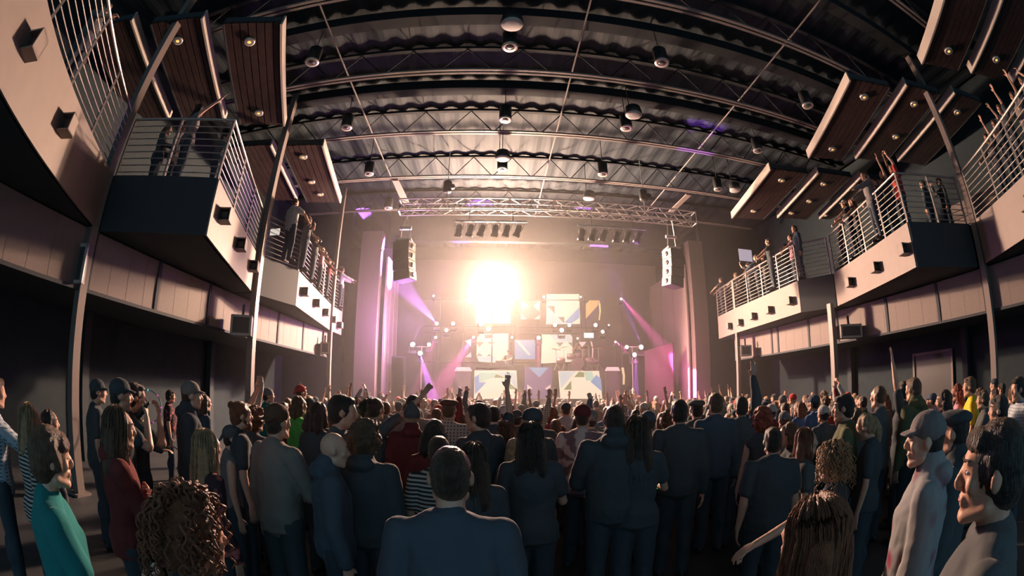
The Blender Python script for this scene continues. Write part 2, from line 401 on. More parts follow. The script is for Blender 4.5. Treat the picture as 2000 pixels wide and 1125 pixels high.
# recessed lamps in the slat panels
def proto_recess():
    t = empty('recessed_downlight',(0,0,0),'x','ceiling lamp','recessed lamps in the slat panels')
    local(t,'ring',MB().lathe([(.10,.03),(.13,.03),(.13,-.01),(.10,-.01)],(0,0,0)),M_ring,True)
    local(t,'bulb',MB().ell((0,0,.02),(.07,.07,.04)),M_lens_off,True); return t
RD = proto_recess(); first=True
for px,py,am,k in ((347,80,1,'glowing amber, furthest left of the amber lamps'),(487,82,1,'glowing amber, highest beside the left panel edge'),(505,221,1,'glowing amber, just above the far left balcony'),
    (592,307,0,'upper of those over the far left balcony'),(608,356,0,'between the other two over the far left balcony'),(625,380,0,'lowest over the far left balcony'),
    (1688,190,0,'inner panel, upper, over the middle right balcony'),(1786,204,0,'middle panel, upper, over the middle right balcony'),(1870,220,0,'outer panel of the middle right balcony'),(1626,292,0,'inner panel, lower, over the middle right balcony'),
    (1750,268,0,'middle panel, centre, over the middle right balcony'),(1853,100,0,'over the nearest right balcony, left one'),(1946,117,0,'over the nearest right balcony, right one'),
    (1527,353,0,'upper left of those over the far right balcony'),(1609,360,0,'upper right of those over the far right balcony'),(1581,394,0,'centre of those over the far right balcony'),(1546,417,0,'lower middle over the far right balcony'),(1472,413,0,'lowest left over the far right balcony'),(1612,421,0,'lower right over the far right balcony')):
    o = RD if first else copy_tree(RD); first=False
    o.location = atz(px,py,8.57); o['label']='small round recessed lamp, '+k
    if am:
        for ch in o.children:
            if ch.name.startswith('bulb'):
                ch.data = ch.data.copy(); ch.data.materials[0]=M_amber; ch['label']='glowing amber bulb'
# pendant cans hanging from the roof
def proto_can():
    t = empty('pendant_downlight',(0,0,0),'x','ceiling lamp','cylinder lamps hanging from the roof')
    local(t,'can',MB().lathe([(.15,0),(.16,.02),(.16,.42),(.05,.46)],(0,0,0)),M_blk,True)
    local(t,'trim_ring',MB().lathe([(.10,0),(.165,-.005),(.17,.02),(.10,.02)],(0,0,0)),M_ring,True)
    local(t,'reflector',MB().ell((0,0,.03),(.10,.10,.05)),M_lens_off,True)
    local(t,'stem',MB().tube([(0,0,.4),(0,0,1.5)],.012,6),M_blk); return t
RC = proto_can(); first=True
for px,py,k in ((996,92,'bright ringed, highest on the centre line'),(609,122,'dim, top left of the ceiling'),(1293,123,'dim, top right of the ceiling'),(676,250,'left side, level with the third joist'),
    (987,234,'bright ringed, second on the centre line'),(1224,251,'right of centre under the third joist'),(981,331,'lowest on the centre line'),(720,340,'left side near the stage'),(1178,341,'right of centre near the stage'),
    (1481,295,'far right side of the ceiling'),(1578,207,'top far right beside the slat panels'),(1403,370,'right side above the far balcony'),(758,407,'left of the lighting truss')):
    o = RC if first else copy_tree(RC); first=False
    o.location = atz(px,py,8.75); o['label']='cylindrical pendant lamp hanging from the roof, '+k
# flat round ceiling speakers
def proto_disc():
    t = empty('pendant_ceiling_speaker',(0,0,0),'x','ceiling speaker','round speakers hanging from the roof')
    local(t,'body',MB().lathe([(.2,0),(.23,.03),(.20,.25),(.08,.33)],(0,0,0)),M_blk,True)
    local(t,'grille',MB().lathe([(.02,-.03),(.14,-.02),(.215,0),(.215,.02)],(0,0,0)),mat('pale_grille',(.45,.42,.40),.6),True)
    local(t,'stem',MB().tube([(-.1,0,.3),(-.1,0,1.5)],.012,6),M_blk); return t
RS = proto_disc(); first=True
for px,py,k in ((1000,48,'largest, at the top centre'),(1238,225,'right of centre with a bent stem'),(982,310,'on the centre line above the stage'),(1151,388,'violet tinted, right of the stage centre'),(1436,372,'far right near the slat panels')):
    o = RS if first else copy_tree(RS); first=False
    o.location = atz(px,py,8.8); o['label']='round pendant ceiling speaker, '+k

# ------------------------------------------------------------------ lighting truss, lamps, line arrays
TY=13.5; TX0,TX1=-3.1,7.1; TZ=7.72; TW=.42
t = empty('lighting_truss',(2,TY,TZ),'long aluminium box truss hanging across the front of the stage','truss')
for dy in (-TW/2,TW/2):
    for dz in (0,TW):
        MB().tube([(TX0,TY+dy,TZ+dz),(TX1,TY+dy,TZ+dz)],.026,6).build('chord', M_alu, t)
mb=MB(); n=28
for i in range(n):
    x0=TX0+(TX1-TX0)*i/n; x1=TX0+(TX1-TX0)*(i+1)/n
    for dy in (-TW/2,TW/2):
        z0,z1=(TZ,TZ+TW) if i%2 else (TZ+TW,TZ)
        mb.tube([(x0,TY+dy,z0),(x1,TY+dy,z1)],.014,5)
    y0,y1=(-TW/2,TW/2) if i%2 else (TW/2,-TW/2)
    mb.tube([(x0,TY+y0,TZ),(x1,TY+y1,TZ)],.014,5); mb.tube([(x0,TY-y0,TZ+TW),(x1,TY-y1,TZ+TW)],.014,5)
for x in (TX0,TX1):
    mb.tube([(x,TY-TW/2,TZ),(x,TY+TW/2,TZ),(x,TY+TW/2,TZ+TW),(x,TY-TW/2,TZ+TW),(x,TY-TW/2,TZ)],.022,6)
mb.build('lattice', M_alu, t)
for px,k in ((873,'left of the stage glow'),(1257,'tinted violet, right of centre')):
    p = aty(px,385,TY); h = empty('chain_hoist',(p.x,TY,8.3),'black chain hoist holding the lighting truss, '+k,'hoist','chain hoists of the lighting truss')
    MB().lathe([(.12,0),(.15,.05),(.15,.38),(.08,.45)],(p.x,TY,8.45)).build('motor',M_blk,h,True)
    MB().tube([(p.x,TY,8.1),(p.x,TY,8.5)],.02,6).tube([(p.x,TY,8.9),(p.x,TY,10.1)],.015,6).build('chain',M_alu,h)
    MB().lathe([(.10,0),(.13,.07),(.10,.14)],(p.x+.14,TY-.08,8.55)).build('chain_bag',M_blk,h,True)
def par_bar(x0,x1,z,who):
    b = empty('lamp_bar',(x0,TY,z),'bar of six stage lamps under the truss, '+who,'lamp bar','lamp bars under the truss')
    MB().bar((x0,TY-.3,z),(x1,TY-.3,z),.05).build('bar',M_alu,b)
    for f in (.2,.8): MB().tube([(x0+(x1-x0)*f,TY-.3,z),(x0+(x1-x0)*f,TY-.21,TZ)],.014,5).build('hanger',M_blk,b)
    for i in range(6):
        x = x0+(x1-x0)*(i+.45)/6
        l = empty('stage_lamp',(x,TY-.3,z-.05),f'barrel stage lamp, {("first","second","third","fourth","fifth","sixth")[i]} from the left on the {who} bar','stage lamp','barrel lamps under the truss', R=Matrix.Rotation(.15+.1*(i%3),3,'Y')@Matrix.Rotation(.35,3,'X'))
        local(l,'barrel',MB().lathe([(.05,-.05),(.085,-.10),(.095,-.2),(.09,-.34),(.115,-.35),(.115,-.44),(.10,-.44)],(0,0,0),n=14),mat('lamp_barrel',(.16,.14,.12),.4,metal=.3),True)
        yk=MB(); yk.tube([(-.11,0,-.22),(-.13,0,.03),(.13,0,.03),(.11,0,-.22)],.014,5); yk.tube([(0,0,.02),(0,0,.075)],.014,5)
        local(l,'yoke',yk,M_alu)
        local(l,'colour_frame',MB().box((0,0,-.45),(.22,.22,.015)),M_blk)
pa=aty(888,432,TY-.3); pb=aty(1030,432,TY-.3); par_bar(pa.x,pb.x,pa.z,'left')
pa=aty(1128,440,TY-.3); pb=aty(1262,448,TY-.3); par_bar(pa.x,pb.x,pa.z,'right')
def line_array(cx, label, toward, n=4):
    zt=6.66; t = empty('line_array',(cx,TY,zt),label,'loudspeaker','hanging line array loudspeakers')
    h=.32; fx = toward
    fr=MB(); fr.box((cx,TY,zt+.05),(.5,.5,.06)); 
    for dx in (-.16,.16): fr.tube([(cx+dx,TY,zt+.05),(cx+dx*.8,TY,zt+.55)],.02,6); fr.tube([(cx+dx*.8,TY,zt+.5),(cx,TY-TW/2*dx/.16,TZ+.02)],.008,5)
    fr.box((cx,TY,zt+.5),(.4,.1,.1)); fr.build('rigging_frame',M_alu,t)
    for i in range(n):
        a=-fx*(.04*i); c=Vector((cx+fx*.03*i*i*.3,TY,zt-h/2-i*(h+.005)))
        R=Matrix.Rotation(a*.8,3,'Y')@Matrix.Rotation(-fx*.35,3,'Z')
        b=MB(); b.box(c,(.56,.5,h*.97),R=R); m=b.build('cabinet',M_stage,t)
        g=MB(); g.box(c+R@Vector((fx*.285,0,0)),(.03,.44,h*.9),R=R); m2=g.build('grille',mat('array_grille',(.5,.45,.4),.5,metal=.4),m)
        MB().lathe([(.09,0),(.07,.012),(.02,.014)],c+R@Vector((fx*.305,0,0)),R@Matrix.Rotation(fx*PI/2,3,'Y')).build('horn',M_blk,m,True)
line_array(-2.83,'black line array loudspeaker hanging left of the stage glow',1)
line_array(6.1,'black line array loudspeaker hanging right of the stage',-1)

# ------------------------------------------------------------------ stage set
def hexc(r,g,b): 
    f=lambda c:(c/255/12.92 if c/255<=.04045 else ((c/255+.055)/1.055)**2.4); return (f(r),f(g),f(b))
def em(name,rgb,s=1): return mat(name,(.05,.05,.05),.6,emit=hexc(*rgb),estr=s)
E_cream=em('lit_cream',(255,226,198),.8); E_lb=em('lit_pale_blue',(190,200,200),.8); E_gr=em('lit_grey',(150,135,120),.6); E_green=em('lit_green',(110,130,70),.7)
E_mint=em('lit_mint',(170,205,180),.8); E_blue=em('lit_blue',(110,150,190),.8); E_pur=em('lit_purple',(105,70,135),.55); E_org=em('lit_orange',(225,165,90),.8)
E_yel=em('lit_yellow',(235,205,130),.8); E_pink=em('lit_pink',(250,190,190),.9); E_dk=em('dim_panel',(80,62,55),.5)
ALLE=[E_cream,E_lb,E_gr,E_green,E_mint,E_blue,E_pur,E_org,E_yel,E_pink,E_dk]
def zp(z,x,y): return (750+x*.2222,550+y*.2222) if z==5 else (1000+x*.2222,550+y*.2222)
def panel(name,label,z,Y,outline,base,pieces,cat='screen',grp='lit stage panels',thick=.12):
    P=[aty(*zp(z,*p),Y) for p in outline]; n=len(P)
    mb=MB(); mb.cur=ALLE.index(base)
    A=[(p.x,Y,p.z) for p in P]; B=[(p.x,Y+thick,p.z) for p in P]
    mb.add(A,[tuple(range(n))]); mb.cur=len(ALLE)
    mb.add(A+B,[tuple(range(n,2*n))]+[(i,(i+1)%n,n+(i+1)%n,n+i) for i in range(n)])
    for k,(m,pl) in enumerate(pieces):
        mb.cur=ALLE.index(m); q=[aty(*zp(z,*p),Y) for p in pl]
        mb.add([(a.x,Y-.006-.002*k,a.z) for a in q],[tuple(range(len(q)))])
    o=mb.build(name,ALLE+[M_stage],label=label,cat=cat,group=grp); return o
panel('video_panel','lower left lit panel with a cream triangle and green corner under the DJ table',5,19.2,[(795,780),(1165,780),(1178,1030),(790,1030)],E_cream,
 [(E_mint,[(835,800),(985,800),(965,840),(835,885)]),(E_lb,[(985,800),(1150,800),(1170,945),(1090,850)]),(E_blue,[(795,840),(835,815),(835,885),(900,885),(800,990)]),(E_green,[(965,845),(985,812),(1065,845)]),(E_green,[(1080,870),(1165,945),(1080,945)])])
panel('video_panel','lower right lit panel with green and blue corners under the drums',6,19.2,[(405,785),(765,785),(795,1030),(425,1030)],E_cream,
 [(E_lb,[(410,790),(560,790),(430,940)]),(E_green,[(545,840),(590,790),(635,800),(635,840)]),(E_mint,[(635,790),(700,790),(735,870),(650,870)]),(E_blue,[(740,820),(780,850),(793,970),(690,880)]),(E_green,[(520,870),(522,950),(455,950)])])
panel('banner_panel','purple centre banner with a blue inverted triangle under the DJ table',6,19.15,[(110,750),(355,750),(345,1030),(105,1030)],E_pur,
 [(E_blue,[(145,755),(320,755),(240,842)]),(E_pink,[(132,903),(180,940),(135,972)]),(E_pink,[(290,940),(340,905),(335,972)])])
panel('video_panel','middle left cream panel with grey zigzag triangles behind the DJ',5,20.6,[(845,460),(1095,455),(1090,720),(1010,715),(835,705),(812,650),(818,490)],E_cream,
 [(E_lb,[(850,462),(1040,462),(970,525),(818,525)]),(E_gr,[(812,530),(880,530),(835,578)]),(E_gr,[(905,530),(978,530),(945,556)]),(E_gr,[(835,625),(872,655),(813,655)]),(E_gr,[(900,655),(948,655),(925,638)]),(E_lb,[(815,660),(985,660),(1015,705),(832,703)])])
panel('video_panel','middle right cream panel with grey triangles behind the drums',6,20.6,[(262,465),(515,465),(530,490),(535,705),(255,720)],E_cream,
 [(E_lb,[(330,467),(515,467),(530,530),(385,530)]),(E_gr,[(385,535),(455,535),(420,572)]),(E_gr,[(490,535),(530,535),(530,575)]),(E_green,[(475,660),(530,625),(530,665)])])
panel('video_panel','small pale blue panel between the two middle cream panels',5,20.8,[(1148,512),(1328,512),(1328,682),(1150,682)],E_blue,[(E_lb,[(1150,512),(1180,512),(1290,640),(1270,650)])])
panel('video_panel','upper right cream panel with a blue corner above the drums',6,20.7,[(305,110),(590,110),(598,372),(298,375)],E_cream,
 [(E_gr,[(303,158),(592,158),(592,168),(303,168)]),(E_lb,[(300,200),(460,375),(300,375)]),(E_gr,[(310,212),(375,215),(375,282)]),(E_gr,[(400,310),(460,310),(460,370)]),(E_blue,[(460,360),(592,225),(592,320),(520,370)])])
panel('video_panel','upper centre dark panel with four cream triangles forming a diamond',6,20.7,[(78,165),(247,165),(247,332),(78,332)],E_dk,
 [(E_cream,[(80,167),(140,210),(85,262)]),(E_cream,[(245,167),(187,215),(243,265)]),(E_cream,[(80,285),(127,330),(80,330)]),(E_cream,[(245,290),(245,330),(195,330)])])
panel('video_panel','upper left cream panel lost in the glare of the spotlight',5,20.7,[(800,110),(1110,110),(1112,368),(808,368)],E_cream,[(E_lb,[(810,290),(810,365),(900,355)])])
panel('video_panel','upper right orange panel with a curved yellow edge',6,20.7,[(650,200),(680,165),(765,165),(755,210),(650,325)],E_org,[])
panel('video_panel','narrow curved yellow strip right of the orange panel',6,20.6,[(768,165),(778,200),(782,260),(772,340),(760,340),(768,260),(762,200)],E_yel,[])
panel('video_panel','small pink triangle panel behind the drummer',6,20.6,[(585,530),(655,530),(615,577)],E_pink,[])
panel('video_panel','narrow curved pink strip right of the drummer',6,20.6,[(690,520),(705,535),(715,600),(710,680),(702,680),(704,600)],E_pink,[])
panel('video_panel','small pink triangle panel left of the middle left panel, upper',5,20.4,[(710,522),(770,500),(765,572)],E_pink,[])
panel('video_panel','small pink triangle panel left of the middle left panel, lower',5,20.4,[(712,665),(765,620),(768,665)],E_pink,[])
panel('video_panel','narrow curved yellow strip beside the right riser box',6,19.1,[(962,755),(983,755),(993,830),(990,905),(975,905),(976,830)],E_yel,[])
for px0,px1,k,pz in ((892,918,'left',5),(1185,1207,'right',6)):
    a=aty(px0,717,19.3); b=aty(px1,717,19.3)
    r=empty('riser_box',((a.x+b.x)/2,19.3,1.3),f'dark riser box on the stage with a sloped pink top, {k} of the lit panels','riser','stage riser boxes')
    MB().box(((a.x+b.x)/2,19.7,(1.3+a.z-.2)/2),(b.x-a.x+.12,.8,a.z-.2-1.3)).build('body',M_stage,r)
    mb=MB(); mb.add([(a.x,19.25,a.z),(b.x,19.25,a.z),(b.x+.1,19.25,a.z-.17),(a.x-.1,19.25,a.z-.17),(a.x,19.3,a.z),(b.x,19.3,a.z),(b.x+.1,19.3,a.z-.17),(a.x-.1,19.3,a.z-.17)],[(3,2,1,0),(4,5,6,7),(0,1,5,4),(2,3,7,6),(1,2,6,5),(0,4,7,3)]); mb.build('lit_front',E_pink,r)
# riser deck behind the lower panels + DJ table
a=aty(915,716,19.4); b=aty(1200,716,19.4); ztop=a.z
MB().box(((a.x+b.x)/2,20.2,(1.3+ztop-.12)/2),(b.x-a.x,1.6,ztop-.12-1.3)).build('stage_riser',M_stage,label='long black riser carrying the DJ table and the drum kit',cat='riser')
tb=empty('dj_table',(aty(985,716,19.4).x,19.5,ztop-.12),'low black DJ table top behind the cream panels','table')
x0=aty(930,714,19.4).x; x1=aty(1080,714,19.4).x
MB().box(((x0+x1)/2,19.55,ztop-.03),(x1-x0,.7,.06)).build('tabletop',M_blk,tb)
for x in (x0+.05,x1-.05): MB().box((x,19.6,ztop-.09),(.06,.5,.07)).build('leg',M_blk,tb)
p=aty(977,705,19.4)
MB().box((p.x,19.45,ztop+.13),(.42,.4,.26)).build('equipment_case',M_stage,label='dark box on the DJ table left of the DJ',cat='case')
lp=empty('laptop',(aty(1040,712,19.4).x,19.5,ztop),'small dark laptop open on the DJ table','laptop')
MB().box((aty(1040,712,19.4).x,19.5,ztop+.01),(.36,.25,.02)).build('keyboard_base',M_blk,lp); MB().box((aty(1040,712,19.4).x,19.38,ztop+.13),(.36,.02,.24)).build('lid',M_blk,lp)
mx=MB(); mx.box((aty(1012,712,19.4).x,19.5,ztop+.04),(.5,.4,.08)); mx.build('dj_mixer',M_blk,label='flat DJ mixer on the table in front of the DJ',cat='mixer')
# drum kit
dx=aty(1128,710,19.7).x; dz=ztop-.12
dk=empty('drum_kit',(dx,19.9,dz),'drum kit with cymbals on the riser in front of the right cream panel','drum kit')
M_drum=mat('drum_shell',(.12,.07,.09),.3)
def drum(n,x,y,z,r,h,R=None): MB().lathe([(r*.96,-h/2),(r,-h/2),(r,h/2),(r*.96,h/2)],(x,y,z),R,18).build(n,M_drum,dk,True)
drum('bass_drum',dx,19.8,dz+.3,.28,.4,Matrix.Rotation(PI/2,3,'X'))
for ox,oz,r in ((-.32,.62,.15),(.0,.66,.14),(-.75,.45,.2),(.55,.45,.2),(.85,.42,.17)): drum('tom',dx+ox,19.75,dz+oz,r,.22,Matrix.Rotation(.25,3,'X'))
for ox,oz,tl in ((-.95,.95,.2),(-.6,1.05,-.25),(.55,1.1,.25),(1.0,1.0,-.2),(.25,.95,.1)):
    MB().lathe([(.01,.03),(.05,.02),(.22,0),(.22,-.006),(.05,.01)],(dx+ox,19.8,dz+oz),Matrix.Rotation(tl,3,'Y'),18).build('cymbal',mat('cymbal_brass',(.5,.36,.15),.3,metal=.9),dk,True)
    st=MB().tube([(dx+ox,19.8,dz+.25),(dx+ox,19.8,dz+oz)],.014,5)
    for a in (0,2.1,4.2): st.tube([(dx+ox,19.8,dz+.3),(dx+ox+.2*math.cos(a),19.8+.2*math.sin(a),dz)],.01,4)
    st.build('cymbal_stand',M_alu,dk)
# speaker stack, wing screens
sp=empty('side_speaker_stack',(aty(773,740,18.9).x,18.9,1.3),'tall dark loudspeaker stack inside the left of the stage','loudspeaker')
a=aty(765,696,18.9); b=aty(790,696,18.9)
MB().box(((a.x+b.x)/2,19.1,(1.3+a.z)/2),(b.x-a.x,.5,a.z-1.3)).build('cabinet',M_stage,sp)
MB().box(((a.x+b.x)/2,18.86,(1.3+a.z)/2),(b.x-a.x-.06,.02,a.z-1.4)).build('grille',mat('speaker_grille',(.06,.06,.06),.8),sp)
a=aty(1263,684,19.5); b=aty(1312,670,19.0); c=aty(1316,765,19.0)
mb=MB(); mb.prism([(a.x,19.8),(b.x,18.9),(b.x+.06,18.95),(a.x+.06,19.85)],1.3,a.z)
mb.add([(a.x,19.8,a.z),(b.x,18.9,a.z),(b.x,18.9,b.z),(b.x+.06,18.95,a.z),(b.x+.06,18.95,b.z),(a.x+.06,19.85,a.z)],[(0,1,2),(5,4,3),(1,3,4,2),(0,2,4,5)])
mb.build('wing_flat',mat('dark_red_flat',(.10,.035,.055),.8),label='dark leaning scenery flat at the right wing of the stage, lit magenta',cat='scenery flat')
bx=MB().tube([(aty(748,485,18.22).x,18.22,aty(748,485,18.22).z),(aty(703,560,18.22).x,18.22,aty(703,560,18.22).z)],.02,5)
bx.build('guy_cable',M_truss,label='slanting cable in front of the left pilaster',cat='cable')

# moving head lamps with beams
E_hot=em('hot_lens',(255,240,230),2.5); E_hotp=em('violet_lens',(250,190,255),2.2)
def moving_head():
    t=empty('moving_head_lamp',(0,0,0),'x','stage lamp','moving head lamps on the stage')
    local(t,'base',MB().box((0,.1,-.26),(.26,.2,.1)),M_blk)
    y=MB(); y.tube([(-.14,.06,.0),(-.14,.06,-.22),(.14,.06,-.22),(.14,.06,.0)],.02,5); local(t,'yoke',y,M_blk)
    local(t,'head',MB().lathe([(.07,-.22),(.1,-.1),(.1,0),(.085,.015)],(0,0,0),Matrix.Rotation(PI/2,3,'X'),14),M_blk,True)
    local(t,'lens',MB().ell((0,-.02,0),(.085,.03,.085)),E_hot,True)
    return t
MH=moving_head(); first=True
VIO=(.62,.16,1); MAG=(1,.10,.50); BLU=(.35,.35,1)
HEADS=[(847,578,19.5,'small, high on the left',.6),(853,632,19.3,'left, sending a violet beam up left',.9),(885,632,20,'left of the upper left panel',1),(872,645,20,'below left of the glare',1),
 (806,673,18.9,'leftmost on the left lamp tree',1.25),(838,673,18.9,'right on the left lamp tree',1),(821,690,18.9,'lowest on the left lamp tree',1.25),(851,659,19.2,'small magenta one by the left lamp tree',.7),(925,659,20.3,'magenta, at the corner of the middle left panel',.8),
 (940,633,20.2,'under the glare, left',1.2),(954,643,20.2,'above the middle left panel',1.2),(1000,659,20.5,'above the DJ',.7),(1052,660,20.5,'above the gap beside the middle right panel',1.1),(1062,580,20.5,'left corner of the upper right panel',.8),
 (1084,635,20.3,'below the upper right panel, left',1),(1112,635,20.3,'below the upper right panel, right',1),(1097,645,20.3,'lowest below the upper right panel',1.2),(1163,635,20.3,'below the orange panel',1.1),(1177,648,20.3,'bluish, right of the blinder lamp',1),
 (1134,580,20.5,'right corner of the upper right panel',.6),(1213,584,19.5,'high right, sending a magenta beam',.7),(1202,668,19.3,'small magenta, left of the right lamp tree',.6),(1224,678,18.9,'left on the right lamp tree',1),(1252,678,18.9,'right on the right lamp tree',1.25),(1239,693,18.9,'lowest on the right lamp tree',1.2),
 (1128,661,20.4,'tiny, behind the drummer',.6),(1189,635,20,'thin one at the right pole',.5)]
for px,py,Y,k,s in HEADS:
    o = MH if first else copy_tree(MH); first=False
    o.location=aty(px,py,Y); o.scale=(s,s,s); o['label']='glowing moving head stage lamp, '+k
sf=empty('set_frame',(2,20.9,1.3),'dark pipe frame behind the lit panels holding them and the lamps','frame')
fr=MB()
for zz in (3.35,4.75,5.05,6.35): fr.tube([(-3.2,20.88,zz),(5.2,20.88,zz)],.02,5)
for xx in (-2.4,-1.3,.95,1.15,2.2,2.45,3.0,4.35,4.55): fr.tube([(xx,20.9,1.3),(xx,20.9,6.6)],.02,5)
fr.build('pipe_grid',M_blk,sf)
for px,py,Y,k,s in HEADS:
    if Y>19.1:
        p=aty(px,py,Y)
        if Y>=20: MB().tube([(p.x,Y+.1*s,p.z-.24*s),(p.x,20.9,p.z-.24*s)],.015,5).build('lamp_arm',M_blk,sf)
        else: MB().tube([(p.x,Y+.1*s,1.3 if Y<19.4 or abs(p.x-1.5)>2.2 else ztop-.12),(p.x,Y+.1*s,p.z-.25*s)],.012,5).build('lamp_pole',M_blk,sf)
q=GLOW; MB().tube([(q.x,q.y+.75,1.3),(q.x,q.y+.75,q.z),(q.x,q.y+.5,q.z)],.03,6).build('lamp_pole',M_blk,sf)
p=aty(1150,655,20.2); bl=empty('blinder_lamp',p,'small rectangular white blinder lamp right of the cream panels','stage lamp')
local(bl,'housing',MB().box((0,.06,0),(.5,.1,.28)),M_blk); local(bl,'lens',MB().box((0,0,0),(.44,.03,.22)),E_hot)
gl=empty('follow_spot_lamp',GLOW+Vector((0,.3,0)),'dazzling stage spotlight aimed at the crowd, centre of the glare','stage lamp')
local(gl,'housing',MB().lathe([(.12,-.5),(.2,-.3),(.22,0),(.24,0)],(0,0,0),Matrix.Rotation(PI/2,3,'X')),M_blk,True)
local(gl,'lens',MB().ell((0,0,0),(.2,.04,.2)),em('blinding_lens',(255,235,215),12),True)
for (px,k,xx) in ((822,'left',0),(1238,'right',0)):          # lamp trees
    p=aty(px,676,18.95); t=empty('lamp_tree',(p.x,18.95,1.3),f'thin upright stand carrying moving head lamps on the {k} of the stage','stand','lamp trees on the stage')
    MB().tube([(p.x,19.2,1.3),(p.x,19.2,p.z)],.025,6).build('pole',M_alu,t); MB().tube([(p.x-.42,19.2,p.z),(p.x+.42,19.2,p.z)],.02,6).build('crossbar',M_alu,t)
    MB().box((p.x,19.2,1.32),(.5,.5,.04)).build('base_plate',M_blk,t)
def beam(px,py,Y,tx,ty,TYp,col,power,ang):   # each moving head's own narrow light
    p=aty(px,py,Y)-Vector((0,.12,0)); q=aty(tx,ty,TYp)
    lamp('stage_beam','SPOT',p,col,power,q,ang,.25,.03)
beam(853,632,19.3, 760,530,19.0,VIO,130000,24)
beam(821,690,18.9, 850,790,18.0,VIO,97200,15)
beam(806,673,18.9, 838,600,18.7,VIO,43200,10)
beam(851,659,19.2, 808,770,18.0,MAG,49140,9.6); beam(851,659,19.2, 830,790,18.0,MAG,42120,4.8)
beam(925,659,20.2, 870,740,18.5,MAG,58968,16.8); beam(925,659,20.2, 905,770,18.5,MAG,42120,6.0)
beam(1213,584,19.5, 1290,672,18.8,MAG,98280,13.2); beam(1202,668,19.3, 1300,760,18.6,MAG,70200,12.0)
beam(1252,678,18.9, 1222,600,18.8,VIO,48600,10); beam(1239,693,18.9, 1243,790,18.4,VIO,81000,10)
beam(1052,660,20.4, 1047,730,20.0,MAG,35100,14.4)
lamp('violet_roof_beam','SPOT',(3.2,15.0,4.2),(.45,.1,1),9000,atz(1385,240,10.2),11,.5,.05)
lamp('violet_balcony_light','SPOT',(3.0,18.5,5.5),(.9,.25,1),1500,(-4.6,5.5,6.2),12,.8,.1)
lamp('stage_violet_wash','POINT',(-3.3,17.2,4.6),(.75,.32,1),700,radius=.4)
lamp('stage_magenta_wash','POINT',(6.9,17.8,3.0),(1,.25,.6),260,radius=.3)
# ------------------------------------------------------------------ people
def remesh(mb, vox, smooth=3, disp=None, outw=False):
    me = mb.mesh('tmp'); o = bpy.data.objects.new('tmp', me); COL.objects.link(o)
    r = o.modifiers.new('r','REMESH'); r.mode='VOXEL'; r.voxel_size=vox; r.use_smooth_shade=True
    if smooth:
        s = o.modifiers.new('s','SMOOTH'); s.factor=.5; s.iterations=smooth
    dg = bpy.context.evaluated_depsgraph_get(); dg.update()
    out = bpy.data.meshes.new_from_object(o.evaluated_get(dg))
    bpy.data.objects.remove(o); bpy.data.meshes.remove(me)
    if disp:
        amp, fr, zs = disp; n=len(out.vertices)
        co=np.empty(n*3); out.vertices.foreach_get('co',co); co=co.reshape(-1,3)
        no=np.empty(n*3); out.vertices.foreach_get('normal',no); no=no.reshape(-1,3)
        d=np.array([noise.noise(Vector((c[0]*fr,c[1]*fr,c[2]*fr*zs)))+.5*noise.noise(Vector((c[0]*fr*2.3+c[2]*fr,c[1]*fr*2.3,c[2]*fr*zs*2+5))) for c in co])
        co+=no*(np.maximum(d+(.25 if outw else 0),0 if outw else -9)*amp)[:,None]; out.vertices.foreach_set('co',co.ravel()); out.update()
    out.polygons.foreach_set('use_smooth',[True]*len(out.polygons))
    return out
def ik(S, T, l1, l2, pole):
    S=Vector(S);T=Vector(T); d=T-S; L=min(d.length,(l1+l2)*.995); d.normalize(); T=S+d*L
    a=(l1*l1-l2*l2+L*L)/(2*L); h=math.sqrt(max(0,l1*l1-a*a)); p=Vector(pole); p=(p-d*p.dot(d))
    p = p.normalized() if p.length>1e-4 else Vector((0,1,0))
    return S+d*a+p*h, T
def hand(mb, W, d, n, side, curl=.35, point=False):
    """W wrist, d where the fingers go, n where the palm faces, side +1 right hand"""
    d=Vector(d).normalized(); n=Vector(n); n=(n-d*n.dot(d)).normalized(); t=d.cross(n)*side
    W=Vector(W)
    for k in range(4):
        kn=W+d*.085+t*(.030-.0195*k)
        mb.cone(W+d*.012+t*(.014-.009*k),.0155,kn,.0115,8)
        L=(.043,.048,.045,.036)[k]; p=kn; a=0; r=.0098 if k<3 else .0088
        c=curl*(1.0+.12*k)
        if point and k>0: c=1.45
        if point and k==0: c=.05
        for s in range(3):
            a+=c*(.6,1.0,.7)[s]; q=p+(d*math.cos(a)+n*math.sin(a)+t*(.10*(1.4-k))*(1-min(1,c)))*L*(1,.68,.56)[s]
            mb.cone(p,r,q,r*.93,7); p=q; r*=.93
    th=W+d*.022+t*.022; q=th+(t*.75+d*.6+n*.35).normalized()*.044; q2=q+(t*.3+d*.85+n*.4*min(1,curl*2)).normalized()*.034
    mb.cone(th,.016,q,.0125,8); mb.cone(q,.0118,q2,.0095,8)
